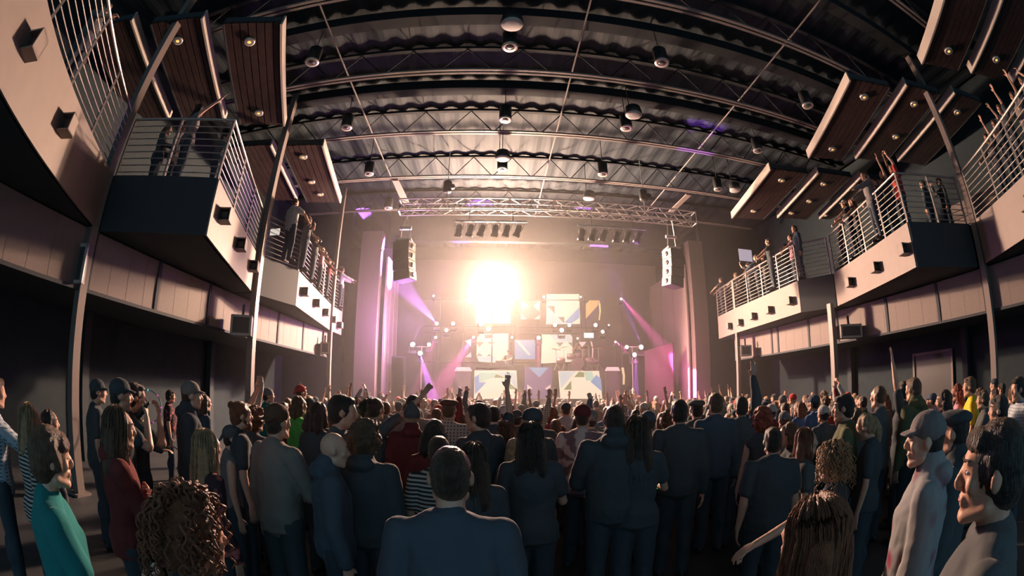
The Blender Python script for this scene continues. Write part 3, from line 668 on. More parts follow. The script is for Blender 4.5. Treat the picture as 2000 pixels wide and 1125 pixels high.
ARM = {  # hand target for the right arm (mirrored for the left), pole, finger direction, palm normal, curl
 'down':((.27,.03,.80),(.2,-1,0),(0,.1,-1),(-1,0,0),.3),
 'up':((.30,.12,1.98),(1,-.3,0),(.05,.1,1),(0,1,0),.15),
 'upfist':((.24,.16,1.90),(1,-.2,-.2),(0,.1,1),(0,1,0),1.2),
 'uphigh':((.16,.10,2.02),(1,0,0),(.1,.05,1),(0,1,0),.1),
 'reach':((.42,.34,1.80),(.6,-.4,-.6),(.4,.4,.8),(-.3,1,-.4),.25),
 'bent':((.24,.26,1.62),(.9,-.2,-1),(-.1,.2,1),(-1,.3,0),.5),
 'phone':((.10,.36,1.66),(1,-.2,-1),(-.2,.1,1),(0,-1,.1),.9),
 'face':((.06,.24,1.47),(.8,.1,-1),(-.5,.1,.8),(-.4,-1,.1),.6),
 'fold':((-.08,.20,1.20),(1,-.1,-.7),(-1,.1,.05),(0,-1,0),.3),
 'fwd':((.20,.50,1.18),(.6,-.2,-1),(-.1,1,.1),(0,0,-1),.4),
 'hold':((.20,.33,1.12),(.5,-.4,-1),(-.2,1,.15),(-1,0,.1),1.0),
 'rail':((.24,.42,1.12),(1,-.2,.2),(-.3,.8,-.3),(0,-.2,-1),.8),
 'side':((.62,.20,1.22),(.2,-.6,.6),(.9,.25,-.25),(0,0,-1),.45),
 'clap':((.05,.22,1.95),(1,0,-.2),(-.3,0,1),(-1,0,0),.3),
}
def headmat(yaw,pitch): return Matrix.Rotation(yaw,3,'Z')@Matrix.Rotation(pitch,3,'X')
HC0 = Vector((0,.018,1.618)); NK = Vector((0,-.01,1.49))
def human_meshes(arms=('down','down'), fem=False, top='tee', head=(0,0), vox=.011, lean=(0,0), feat=True, heavy=1.0, hood=False, armspec=None, hair='short', hlen=.3, strands=0, seed=0):
    rnd=random.Random(seed)
    H=headmat(*head); hc=NK+H@(HC0-NK)
    w=(.150 if fem else .178)*(.5+.5*heavy); ch=(.135 if fem else .165)*heavy; wa=(.115 if fem else .145)*heavy; hip=(.165 if fem else .155)*(.4+.6*heavy)
    body=MB(); shirt=MB(); tr=MB(); shoes=[]
    def E(m,c,r,inf=0,R=None): m.ell(c,tuple(x+inf for x in r),R,14,9)
    torso=[((0,0,.95),(hip,.115*heavy,.13)),((0,.0,1.10),(wa,.098*heavy,.17)),((0,-.005,1.27),(ch,.112*heavy,.19)),((0,-.015,1.35),(ch*1.02,.10,.09))]
    for c,r in torso: E(body,c,r)
    body.cone((-w*.78,-.02,1.397),.058,(w*.78,-.02,1.397),.058,12)
    for s in (-1,1): body.cone((0,-.03,1.462),.058,(s*w*.8,-.02,1.397),.050,12)
    body.cone((0,-.03,1.40),.085,(0,-.02,1.49),.055,12); body.cone((0,-.025,1.45),.057,hc+H@Vector((0,-.02,-.06)),.054,12)
    inf=.02
    if top!='none':
        for i,(c,r) in enumerate(torso):
            E(shirt,c,(r[0],r[1],r[2]),inf+(.012 if i==0 else 0))
        shirt.cone((-w*.85,-.02,1.388),.066,(w*.85,-.02,1.388),.066,12)
        for s in (-1,1): shirt.cone((0,-.03,1.435),.082,(s*w*.88,-.02,1.392),.066,12)
        shirt.cone((0,-.028,1.40),.10,(0,-.027,1.452),.078,12)
        shirt.lathe([(hip+.032,0),(hip+.03,.06),(wa+.036,.2),(ch+.026,.36),(ch+.02,.44),(ch*.7,.53)],(0,0,.86),None,24,(1,.74,1))
        if top in ('hoodie','jacket'):
            E(shirt,(0,-.085,1.47),(.11,.07,.06)); shirt.cone((0,-.03,1.45),.10,(0,-.03,1.51),.082,12)
        if top=='collar': shirt.lathe([(.088,0),(.082,.045),(.07,.045),(.07,0)],(0,-.022,1.45),Matrix.Rotation(-.15,3,'X'),16)
    # legs
    for s in (-1,1):
        hp=Vector((s*.088,0,.93)); kn=Vector((s*.10,.02,.50)); an=Vector((s*.11,-.02,.09))
        body.cone(hp,.088,kn,.056,12); body.cone(kn,.056,an,.038,10)
        E(body,(s*.105,-.035,.36),(.052,.056,.13)); body.cone(an+Vector((0,0,-.04)),.035,an+Vector((s*.02,.15,-.055)),.03,8)
        tr.cone(hp,.106*(.6+.4*heavy),kn,.075,12); tr.cone(kn,.074,an+Vector((0,0,.0)),.066,12); E(tr,(s*.105,-.03,.36),(.062,.066,.13))
        sh=MB(); sh.cone(an+Vector((0,-.04,-.045)),.044,an+Vector((s*.01,.05,-.045)),.046,10); sh.cone(an+Vector((s*.01,.05,-.05)),.044,an+Vector((s*.025,.17,-.055)),.036,10)
        sh.cone(an+Vector((0,-.02,-.03)),.048,an+Vector((0,-.01,.01)),.05,10); shoes.append(sh)
    E(tr,(0,0,.96),(hip,.115*heavy,.12),.018)
    # arms
    wr=[]
    for idx,s in ((0,-1),(1,1)):
        spec=(armspec or {}).get(idx) or ARM[arms[idx]]
        T,po,fd,pn,curl=spec; m=lambda v:Vector((v[0]*s,v[1],v[2]))
        T=m(T); po=m(po); fd=m(fd); pn=m(pn)
        S=Vector((s*w,-.02,1.397)); up = T.z>1.5
        if up: S=Vector((s*(w-.015),-.01,1.425))
        el,W=ik(S,T,.285,.255,po)
        r0=(.043 if fem else .052)*(.6+.4*heavy)
        body.cone(S,r0+.004,el,r0-.011,12); body.cone(el,r0-.008,W,.026,12)
        hand(body,W,fd,pn,s,curl,point=(curl==9)); wr.append((W,fd.normalized(),pn.normalized()))
        if top in ('tee','collar'):
            e=S.lerp(el,.62); shirt.cone(S,r0+.016,e,r0+.017,12)
        elif top in ('long','hoodie','jacket'):
            b=.012 if top=='long' else .020
            shirt.cone(S,r0+b+.006,el,r0+b-.003,12); shirt.cone(el,r0+b,W.lerp(el,.06),.036+b*.6,12)
        elif top=='tank': shirt.cone(S*.82+Vector((0,-.005,.26)),.05,(s*.07,-.02,1.45),.05,8)
    # head
    hd=body; v=lambda *p: hc+H@Vector(p)
    E(hd,v(0,-.012,.022),(.074,.094,.096),0,H); E(hd,v(0,.022,-.045),(.054,.062,.070),0,H); E(hd,v(0,.045,.02),(.058,.048,.062),0,H)
    hd.cone(v(-.045,.01,-.07),.026,v(-.015,.068,-.098),.021,8); hd.cone(v(.045,.01,-.07),.026,v(.015,.068,-.098),.021,8); E(hd,v(0,.075,-.098),(.019,.016,.016),0,H)
    if feat:
        hd.cone(v(0,.088,.018),.009,v(0,.107,-.018),.0105,8); E(hd,v(0,.099,-.027),(.016,.014,.010),0,H)
        hd.cone(v(-.034,.078,.036),.011,v(.034,.078,.036),.011,8)
        for s in (-1,1): E(hd,v(s*.038,.064,-.018),(.022,.020,.022),0,H)
        hd.cone(v(-.02,.084,-.052),.0085,v(.02,.084,-.052),.0085,8); hd.cone(v(-.017,.082,-.066),.009,v(.017,.082,-.066),.009,8)
    for s in (-1,1):
        E(hd,v(s*.078,-.006,-.005),(.010,.020,.031),0,H@Matrix.Rotation(-s*.25,3,'Z'))
    # hair
    hr=MB(); dsp=(.0035,50,.6)
    if hair in ('short','buzz','curly','long','pony','bun','bob','bowl','cap','capback','snap','flatcap','beanie','bandana','redcap'):
        k={'buzz':-.004,'curly':.015 if strands else .03,'bowl':.012,'cap':-.004,'capback':-.004,'snap':-.004,'flatcap':-.002,'beanie':-.006,'bandana':-.004,'redcap':-.004}.get(hair,.004)
        E(hr,v(0,-.022,.030),(.081+k,.096+k,.097+k),0,H); 
        if hair!='buzz': E(hr,v(0,-.045,-.02),(.072+k,.068+k,.075+k),0,H)
        else: E(hr,v(0,-.04,-.01),(.072,.068,.075),0,H)
        if hair in('short','bowl','bandana'): E(hr,v(0,.045,.078),(.06,.045,.035),0,H)
    if hair=='bowl':
        hr.cone(v(-.07,.01,.03),.03,v(-.074,.03,-.02),.022,8); hr.cone(v(.07,.01,.03),.03,v(.074,.03,-.02),.022,8); E(hr,v(0,.06,.055),(.065,.04,.035),0,H)
    if hair=='curly':
        for i in range(0 if strands else 70):
            a=rnd.uniform(0,2*PI); b=rnd.uniform(-.7,1.5); r=.10+rnd.uniform(0,.02)
            q=(r*math.cos(a)*math.cos(b), -.03+r*1.08*math.sin(a)*math.cos(b), .03+r*1.05*math.sin(b))
            if q[1]>.045 and q[2]<.07: continue
            E(hr,v(*q),(.026,.026,.026))
        dsp=(.012,55,1)
    if hair in ('long','pony','bob'):
        L=hlen if hair!='bob' else .16
        if hair!='pony':
            for x in (-.055,0,.055):
                p=v(x,-.07,-.02); hr.cone(p,.052,p+Vector((x*.35,-.03,-L*.6)),.050,10); hr.cone(p+Vector((x*.35,-.03,-L*.6)),.048,p+Vector((x*.2,-.02,-L)),.026,10)
            for s in (-1,1):
                p=v(s*.074,-.012,.0); hr.cone(p,.026,p+Vector((s*.018,.0,-L*.5)),.026,8); hr.cone(p+Vector((s*.018,0,-L*.5)),.025,p+Vector((s*.01,-.01,-L*.85)),.012,8)
        else:
            p=v(0,-.12,.03); hr.cone(p,.03,p+Vector((0,-.05,-.1)),.032,10); hr.cone(p+Vector((0,-.05,-.1)),.032,p+Vector((0,-.03,-L)),.012,10)
        dsp=(.010,26,.25)
    if hair=='bun': E(hr,v(0,-.10,.09),(.038,.038,.036),0,H)
    cap=None
    if hair in ('cap','capback','snap','flatcap','beanie','bandana','redcap'):
        cap=MB()
        if hair=='beanie':
            E(cap,v(0,-.02,.05),(.092,.106,.092),0,H)
            if hood: cap.cone(v(0,-.03,.11),.05,v(0,-.06,.165),.02,10)
        elif hair=='flatcap':
            E(cap,v(0,-.012,.078),(.108,.122,.045),0,H); cap.cone(v(-.04,.095,.05),.014,v(.04,.095,.05),.014,8)
        else:
            E(cap,v(0,-.018,.052),(.088,.102,.084),0,H)
            if hair!='bandana':
                sg=-1 if hair=='capback' else 1; 
                for i in range(9):
                    a=(i-4)/4*.95
                    cap.cone(v(.07*math.sin(a),sg*(.055*math.cos(a)+.015),.045),.0085,v(.078*math.sin(a),sg*(.055*math.cos(a)+.085)-.01,.034 if sg>0 else .02),.0075,6)
            else: cap.cone(v(0,-.11,.02),.02,v(0,-.15,-.03),.012,8)
    R={}
    R['body']=remesh(body,vox,3)
    if top!='none': R['shirt']=remesh(shirt,vox*1.25,3,(.013,8,.8),True)
    R['trousers']=remesh(tr,vox*1.3,2,(.009,9,.5),True)
    R['shoes']=[remesh(s,.012,2) for s in shoes]
    if hr.v:
        R['hair']=remesh(hr,min(vox,.010),2,dsp)
        if strands and hair=='curly':
            sb=MB()
            for i in range(strands):
                a=rnd.uniform(0,2*PI); b=rnd.uniform(-.5,1.5); cb=math.cos(b); q=Vector((.092*math.cos(a)*cb,-.022+.106*math.sin(a)*cb,.035+.106*math.sin(b)))
                if math.sin(a)*cb>.45 and q.z<.085: continue
                out=Vector((math.cos(a)*cb,math.sin(a)*cb,math.sin(b)*.6)); L=hlen*rnd.uniform(.5,1.1); ph=rnd.uniform(0,6); rr=rnd.uniform(.006,.012); turns=L/.035
                pts=[]
                for j in range(int(8+L*110)):
                    f=j/(7+L*110); c=q+out*(.05*min(1,f*3)+.012*f)+Vector((0,-.01*f,-L*f*f*.6-L*.4*f+.03*math.sin(min(1,f*2.5)*PI)))
                    pts.append(v(*(c+Vector((rr*math.cos(ph+f*turns*6.28),rr*math.sin(ph+f*turns*6.28),0)))))
                sb.tube(pts,.0052,4,.003)
            sm=sb.mesh('s',True); bm=bmesh.new(); bm.from_mesh(R['hair']); bm.from_mesh(sm); bm.to_mesh(R['hair']); bm.free()
        elif strands:
            sb=MB(); 
            for i in range(strands):
                a=rnd.uniform(.12,2*PI-.12)+PI/2; L=hlen*rnd.uniform(.75,1.08); lift=rnd.uniform(0,.012)
                pts=[]; b=rnd.uniform(.9,1.45)
                for j in range(5):
                    bb=b-(b+.1)*j/4; rx=.086+lift; q=(rx*math.cos(a)*math.cos(bb), -.024+rx*1.18*math.sin(a)*math.cos(bb), .03+.104*math.sin(bb)+lift)
                    pts.append(v(*q))
                last=pts[-1]; ph=rnd.uniform(0,6); wv=.010 if hair!='curly' else .022; fq=6 if hair!='curly' else 16
                if math.sin(a)>.62 : continue
                NJ=8 if hair!='curly' else 13
                for j in range(1,NJ):
                    f=j/(NJ-1); q=last+Vector((math.cos(a)*(.012 if hair!='curly' else .05)*math.sin(PI*f)+wv*math.sin(ph+f*fq)*min(1,f*2), -.02*f*(1 if math.sin(a)<.2 else .3)+wv*math.cos(ph*1.7+f*fq)*min(1,f*2), -L*f))
                    pts.append(q)
                sb.tube(pts,.0042 if hair!='curly' else .007,4,.002)
            sm=sb.mesh('s',True); bm=bmesh.new(); bm.from_mesh(R['hair']); bm.from_mesh(sm); bm.to_mesh(R['hair']); bm.free()
    if cap: R['cap']=remesh(cap,.007,2,(.003,20,1))
    R['_wr']=wr; R['_hc']=hc; R['_H']=H
    return R
SKINS=[mat('skin_a',(.52,.29,.20),.5,spec=.4),mat('skin_b',(.60,.36,.26),.5,spec=.4),mat('skin_c',(.40,.21,.14),.5,spec=.4),mat('skin_d',(.20,.11,.075),.5,spec=.4)]
def hairm(n,c): return mat('hair_'+n,c,.42,spec=.45,bump=(30,.7,(8,8,1)),noise_amt=.45,nscale=25,sheen=.3,tint=(1,.62,.38))
HAIR={'black':hairm('black',(.018,.014,.012)),'dark brown':hairm('dark_brown',(.05,.03,.02)),'brown':hairm('brown',(.12,.065,.035)),'auburn':hairm('auburn',(.22,.07,.03)),'blonde':hairm('blonde',(.44,.28,.15)),'grey':hairm('grey',(.3,.28,.26)),'red':hairm('red',(.32,.06,.03))}
def cloth(n,c,**k): return mat('cloth_'+n.replace(' ','_'),c,.88,spec=.15,bump=(9,.35),sheen=.22,tint=(1,.85,.75),**k)
CL={'black':cloth('black',(.055,.066,.074)),'navy':cloth('navy',(.066,.088,.115)),'grey':cloth('grey',(.17,.16,.16)),'white':cloth('white',(.42,.39,.37)),'maroon':cloth('maroon',(.14,.03,.03)),'teal':cloth('teal',(.02,.18,.18)),
 'green':cloth('green',(.10,.42,.09)),'beige':cloth('beige',(.20,.17,.15)),'blue':cloth('blue',(.08,.13,.24)),'brown':cloth('brown',(.12,.06,.04)),'olive':cloth('olive',(.10,.11,.06)),'red':cloth('red',(.38,.05,.05)),'yellow':cloth('yellow',(.65,.50,.05)),'charcoal':cloth('charcoal',(.09,.095,.10)),'denim':cloth('denim',(.045,.058,.072)),'pink':cloth('pink',(.5,.24,.28))}
def pattern(name, base, c2, kind, scale):
    if name in MATS: return MATS[name]
    m=mat(name,base,.88,spec=.15); nt=m.node_tree; b=nt.nodes['Principled BSDF']; tc=nt.nodes.new('ShaderNodeTexCoord'); r=nt.nodes.new('ShaderNodeValToRGB')
    def link(a,bb): nt.links.new(a,bb)
    if kind=='stripe':
        w=nt.nodes.new('ShaderNodeTexWave'); w.bands_direction='Z'; w.inputs['Scale'].default_value=scale; link(tc.outputs['Object'],w.inputs['Vector']); f=w.outputs['Fac']
    elif kind=='plaid':
        w=nt.nodes.new('ShaderNodeTexWave'); w.bands_direction='Z'; w.inputs['Scale'].default_value=scale; w2=nt.nodes.new('ShaderNodeTexWave'); w2.bands_direction='X'; w2.inputs['Scale'].default_value=scale
        link(tc.outputs['Object'],w.inputs['Vector']); link(tc.outputs['Object'],w2.inputs['Vector'])
        mm=nt.nodes.new('ShaderNodeMath'); mm.operation='MULTIPLY'; link(w.outputs['Fac'],mm.inputs[0]); link(w2.outputs['Fac'],mm.inputs[1]); f=mm.outputs[0]
    elif kind=='spiral':
        mp=nt.nodes.new('ShaderNodeMapping'); mp.inputs['Location'].default_value=(0,0,-1.2); mp.inputs['Rotation'].default_value=(PI/2,0,0); link(tc.outputs['Object'],mp.inputs['Vector'])
        g=nt.nodes.new('ShaderNodeTexGradient'); g.gradient_type='RADIAL'; 
        mp2=nt.nodes.new('ShaderNodeMapping'); mp2.vector_type='POINT'; mp2.inputs['Location'].default_value=(0,0,0); 
        sx=nt.nodes.new('ShaderNodeSeparateXYZ'); link(tc.outputs['Object'],sx.inputs[0]); cx=nt.nodes.new('ShaderNodeCombineXYZ')
        z=nt.nodes.new('ShaderNodeMath'); z.operation='SUBTRACT'; z.inputs[1].default_value=1.2; link(sx.outputs['Z'],z.inputs[0]); link(sx.outputs['X'],cx.inputs['X']); link(z.outputs[0],cx.inputs['Y'])
        link(cx.outputs[0],g.inputs['Vector']); n=nt.nodes.new('ShaderNodeTexNoise'); n.inputs['Scale'].default_value=14; link(tc.outputs['Object'],n.inputs['Vector'])
        m1=nt.nodes.new('ShaderNodeMath'); m1.operation='MULTIPLY'; m1.inputs[1].default_value=scale; link(g.outputs['Fac'],m1.inputs[0])
        m2=nt.nodes.new('ShaderNodeMath'); m2.operation='SINE'; link(m1.outputs[0],m2.inputs[0])
        m3=nt.nodes.new('ShaderNodeMath'); m3.operation='MULTIPLY_ADD'; m3.inputs[1].default_value=.25; link(m2.outputs[0],m3.inputs[0]); link(n.outputs['Fac'],m3.inputs[2]); f=m3.outputs[0]
    else:
        n=nt.nodes.new('ShaderNodeTexVoronoi'); n.inputs['Scale'].default_value=scale; link(tc.outputs['Object'],n.inputs['Vector']); f=n.outputs['Distance']
    r.color_ramp.elements[0].position=.42; r.color_ramp.elements[1].position=.55
    if kind=='floral': r.color_ramp.elements[0].position=.2; r.color_ramp.elements[1].position=.4
    r.color_ramp.elements[0].color=(*c2,1); r.color_ramp.elements[1].color=(*base,1); link(f,r.inputs['Fac']); link(r.outputs['Color'],b.inputs['Base Color'])
    return m
CL['plaid']=pattern('cloth_plaid',(.12,.08,.07),(.42,.34,.28),'plaid',9); CL['blue plaid']=pattern('cloth_blue_plaid',(.10,.16,.26),(.45,.5,.55),'plaid',11)
CL['striped']=pattern('cloth_striped',(.03,.03,.03),(.45,.4,.36),'stripe',10); CL['tie-dye']=pattern('cloth_tiedye',(.62,.46,.42),(.22,.13,.14),'spiral',44)
CL['floral']=pattern('cloth_floral',(.05,.03,.035),(.45,.12,.12),'floral',14); CL['colour splashed']=pattern('cloth_splash',(.26,.26,.27),(.24,.05,.09),'floral',6)
CL['white check']=pattern('cloth_check',(.30,.28,.28),(.7,.66,.62),'plaid',12)
JEANS=CL['denim']
def assemble(R, loc, rz, scale, mats, label, group=None, name='person', nm=None):
    o=bpy.data.objects.new(name,R['body']); COL.objects.link(o)
    o.location=loc; o.rotation_euler=(0,0,rz); o.scale=(scale,)*3
    def setm(ob,m):
        if not ob.data.materials: ob.data.materials.append(m)
        ob.material_slots[0].link='OBJECT'; ob.material_slots[0].material=m
    setm(o,mats['skin']); tag(o,label,'person',group)
    for k,mn in (('shirt','top'),('trousers','legs'),('hair','hair'),('cap','cap')):
        if k in R:
            c=bpy.data.objects.new(({'shirt':mats.get('topname','shirt')}).get(k,k),R[k]); COL.objects.link(c); c.parent=o; setm(c,mats[mn])
    for s in R['shoes']:
        c=bpy.data.objects.new('shoe',s); COL.objects.link(c); c.parent=o; setm(c,M_blk)
    return o
def turn(face):  # facing azimuth in degrees: 0 toward the stage, + to the right
    return -math.radians(face)
HEROES=[]
M_eye=mat('eye_white',(.7,.66,.62),.25); M_iris=mat('eye_dark',(.03,.02,.02),.2); M_lip=mat('lip',(.42,.14,.12),.5)
def hero(px, py, d, face, label, arms=('down','down'), top='tee', topc='black', hair='short', hc='dark brown', skin=0, legs='denim', fem=False, cap='black', hgt=None, eyes=False, **kw):
    p=atd(px,py,d); topz=HC0.z+.12+(.02 if hair in('cap','snap','capback','beanie','flatcap') else 0)
    base=kw.pop('base',0); scl=(p.z-base)/topz
    if not .86<scl<1.13: print('SCALE',label,round(scl,2))
    R=human_meshes(arms=arms,fem=fem,top=top,hair=hair,seed=len(HEROES),**kw)
    m=dict(skin=SKINS[skin],top=CL[topc],legs=CL[legs],hair=HAIR[hc],cap=CL[cap],topname={'hoodie':'hoodie','jacket':'jacket','tank':'tank_top'}.get(top,'shirt'))
    o=assemble(R,(p.x,p.y,base),turn(face),scl,m,label)
    if eyes:
        H=R['_H']; h=R['_hc']
        for s in (-1,1):
            e=local(o,'eye',MB().ell(h+H@Vector((s*.030,.0745,.012)),(.0125,.0125,.0072),H,12,8),M_eye,True)
            local(e,'iris',MB().ell(h+H@Vector((s*.030,.0835,.012)),(.006,.0045,.006),H,10,6),M_iris,True)
            local(o,'eyebrow',MB().cone(h+H@Vector((s*.014,.090,.037)),.005,h+H@Vector((s*.046,.079,.041)),.004,6),HAIR[hc],True)
        local(o,'mouth',MB().ell(h+H@Vector((0,.087,-.0585)),(.021,.0075,.0065),H,12,6),M_lip,True)
    HEROES.append((p.x,p.y)); o['_r']=1; del o['_r']
    o_w=[o.location+Matrix.Rotation(turn(face),3,'Z')@(w[0]*scl) for w in R['_wr']]
    if len(label.split())>16: print('LONG',label)
    return o,R,o_w
def handpos(o,R,i,along=.09,pal=.03):
    W,fd,pn=R['_wr'][i]; v=W+fd*along+pn*pal
    return o.location+Matrix.Rotation(o.rotation_euler[2],3,'Z')@(v*o.scale[0])
def cup(p,label,m=None,r=.035,h=.11):
    return MB().lathe([(r*.8,-h/2),(r,h/2),(r*.92,h/2),(r*.72,-h/2+.01)],p,None,14).build('drink_cup',m or CUPM,smooth=True,label=label,cat='cup')
CUPM=mat('clear_plastic_cup',(.75,.72,.68),.15,spec=.6)
HI=.0085
# the nearest figures
hero(879,871,1.6,-4,'person with short dark hair seen from behind, navy collared shirt, centre foreground',top='collar',topc='navy',hair='buzz',hc='dark brown',vox=HI,heavy=1.08,skin=1)
hero(926,868,2.75,3,'person with long straight dark hair just right of the short-haired one in front',top='long',topc='black',hair='long',hc='dark brown',fem=True,hlen=.42,strands=110)
hero(1037,828,3.15,2,'person with long dark hair and loose black shirt, right of centre foreground',top='tee',topc='black',hair='long',hc='black',fem=True,hlen=.36,strands=120,heavy=1.25,arms=('down','hold'))
hero(1040,794,4.05,-35,'person in a black snapback cap turned left, behind the one with long dark hair',top='tee',topc='black',hair='snap',hc='black',cap='black')
hero(1138,788,4.6,25,'person in a spiral tie-dye shirt and cap, right of centre',top='tee',topc='tie-dye',hair='cap',cap='maroon',heavy=1.2,arms=('down','down'))
_o=hero(1200,790,3.5,8,'person with shaved head and black jacket holding a cup low, right of centre',top='jacket',topc='black',hair='buzz',hc='dark brown',heavy=1.15,skin=2,arms=('hold','down'),vox=.010)
cup(handpos(_o[0],_o[1],0),'pale drink cup held by the shaved-head person in the black jacket')
_o=hero(1247,813,3.5,14,'person with long dark hair and a green glowing wristband, beside the black jacket',top='tee',topc='black',hair='long',hc='dark brown',fem=True,hlen=.4,strands=80,arms=('down','hold'))
MB().lathe([(.036,-.008),(.042,-.008),(.042,.008),(.036,.008)],_o[2][1],Matrix.Rotation(.8,3,'X'),16).build('glow_wristband',em('green_glow',(60,220,120),.8),label='green glowing wristband on the arm of the long-haired person',cat='wristband')
hero(990,825,4.4,5,'person with very long brown hair left of the one with loose black shirt',top='tee',topc='maroon',hair='long',hc='brown',fem=True,hlen=.4,strands=60)
hero(1005,857,3.9,-20,'person with blonde hair half hidden between the two long-haired ones',top='tee',topc='black',hair='bob',hc='blonde',fem=True)
hero(937,788,3.9,-40,'person with thick dark hair looking left, black t-shirt, centre',top='tee',topc='black',hair="short",hc="black",head=(.5,0))
hero(877,776,5.2,10,'person in a flat cap and plaid shirt left of centre',top='long',topc='plaid',hair='flatcap',hc='brown',cap='brown')
hero(848,820,3.5,-2,'person with rounded dark hair behind the striped shirt, left of centre',top='tee',topc='maroon',hair='bob',hc='black',fem=True)
hero(857,853,3.1,2,'person in a black and white striped shirt directly behind the front short-haired one',top='tee',topc='striped',hair='short',hc='dark brown')
hero(805,790,4.75,-6,'person in a pointed dark knit hat and maroon hood, left of centre',top='hoodie',topc='maroon',hair='beanie',hc='blonde',cap='charcoal',hood=True)
hero(807,772,5.5,0,'person with short dark hair right behind the pointed knit hat',top='tee',topc='grey',hair='short',hc='black')
hero(733,778,5.1,30,'person in dark t-shirt with one long arm raised high, left of centre',top='tee',topc='charcoal',hair='bun',hc='dark brown',arms=('down','reach'),fem=True)
hero(712,830,3.1,8,'person with fluffy dark hair and wide black jacket, left foreground',top='jacket',topc='black',hair='curly',hc='brown',heavy=1.15,vox=.010)
hero(644,843,2.9,62,'bald person in profile wearing a dark jacket, left foreground',top='jacket',topc='navy',hair='none',skin=1,eyes=True,head=(-.15,-.1))
hero(666,772,3.45,60,'tall person with big dark hair and reddish lit face, behind the bald one',top='tee',topc='charcoal',hair='short',hc='black',skin=0,head=(-.3,0))
hero(621,785,4.4,20,'person with dark bobbed hair left of the tall dark-haired one',top='tee',topc='black',hair='bob',hc='dark brown',fem=True)
hero(583,774,6.1,40,'person in a bright green shirt looking right, left middle ground',top='long',topc='green',hair='bob',hc='brown',fem=True)
hero(587,753,8.6,40,'person in a red bandana behind the bright green shirt',top='tee',topc='charcoal',hair='bandana',hc='dark brown',cap='red')
hero(523,757,8.2,55,'person in a teal top and grey backward cap by the left middle column',top='tee',topc='teal',hair='capback',cap='grey')
_s=hero(540,785,3.25,22,'person in a loose beige shirt and backward dark cap, left foreground',top='long',topc='beige',hair='capback',hc='dark brown',cap='brown',vox=.010,legs='black',arms=('down','hold'),heavy=1.05)
_o=hero(468,785,4.15,48,'bearded person with hair tied back looking right, left side',top='tee',topc='black',hair='bun',hc='auburn',skin=1,eyes=True)
_h=_o[1]['_hc']; local(_o[0],'beard',MB().ell(_h+Vector((0,.055,-.085)),(.050,.050,.045)).cone(_h+Vector((-.05,.02,-.05)),.022,_h+Vector((0,.07,-.11)),.03).cone(_h+Vector((.05,.02,-.05)),.022,_h+Vector((0,.07,-.11)),.03),HAIR['auburn'],True)
hero(497,800,4.7,20,'person with bushy ginger hair behind the bearded one',top='tee',topc='charcoal',hair='curly',hc='auburn')
hero(451,832,4.1,54,'person in a grey tank top and bandana in profile, left side',top='tank',topc='grey',hair='bandana',hc='dark brown',cap='charcoal',skin=1,eyes=True)
hero(402,842,3.0,25,'person with long blonde hair and floral shawl, left foreground',top='long',topc='floral',hair='long',hc='blonde',fem=True,hlen=.44,strands=170,vox=.010)
hero(478,788,5.2,35,'person with both arms stretched up and hands clasped, left side',top='tee',topc='black',hair='short',hc='dark brown',arms=('clap','clap'))
hero(398,770,6.4,30,'person with brown hair in a dark jacket right of the white cap',top='jacket',topc='navy',hair='long',hc='brown',fem=True,hlen=.2)
hero(372,742,4.6,48,'tall person in a pale cap and dark jacket in profile, left side',top='jacket',topc='black',hair='cap',hc='dark brown',cap='beige',skin=1,eyes=True)
hero(332,762,8.9,52,'distant person in a printed t-shirt and jeans standing on open floor at the left',top='tee',topc='floral',hair='short',hc='dark brown',legs='denim')
_o=hero(234,736,4.0,38,'tall person in a black and white cap drinking from a bottle, left side',top='tee',topc='black',hair='cap',hc='black',cap='black',arms=('down','face'),skin=0,eyes=True)
_bt=handpos(_o[0],_o[1],1,.06,.035)
MB().lathe([(.028,-.10),(.03,-.09),(.03,.03),(.012,.07),(.012,.11)],_bt,Matrix.Rotation(.9,3,'Y'),12).build('drink_bottle',M_blk,smooth=True,label='dark bottle at the mouth of the tall person in the cap',cat='bottle')
hero(262,748,4.3,36,'person right beside the one drinking, hand at the mouth, left side',top='tee',topc='black',hair='short',hc='black',arms=('down','face'))
hero(190,738,5.3,32,'person in a dark cap and black shirt by the nearest left column',top='tee',topc='black',hair='cap',hc='black',cap='black')
hero(230,798,2.85,36,'person with long wavy hair and maroon jacket, arms folded, left foreground',top='jacket',topc='maroon',hair='long',hc='brown',fem=True,hlen=.34,strands=150,vox=.009,arms=('fold','fold'),eyes=True)
hero(57,791,3.7,15,'person with straight blonde hair and striped dress near the left edge',top='long',topc='striped',hair='long',hc='blonde',fem=True,hlen=.3,strands=80)
hero(95,800,4.3,28,'dark-haired person in profile beyond the teal shirt, far left',top='tee',topc='charcoal',hair='long',hc='black',fem=True,hlen=.25,eyes=True)
hero(-10,735,4.2,20,'person in a blue plaid shirt at the left photo edge',top='long',topc='blue plaid',hair='short',hc='brown',arms=('down','fwd'))
_o=hero(90,836,1.95,27,'young person with bowl-cut hair in a teal t-shirt holding a cup, left foreground',top='tee',topc='teal',hair='bowl',hc='brown',vox=.0075,arms=('down','hold'),skin=1,eyes=True,heavy=.95)
cup(handpos(_o[0],_o[1],1),'clear cup held by the person in the teal t-shirt')
hero(360,975,1.25,-38+70,'person with big curly auburn hair at the bottom left, cropped by the frame',top='tee',topc='black',hair='curly',hc='auburn',fem=True,strands=160,hlen=.2,vox=.009)
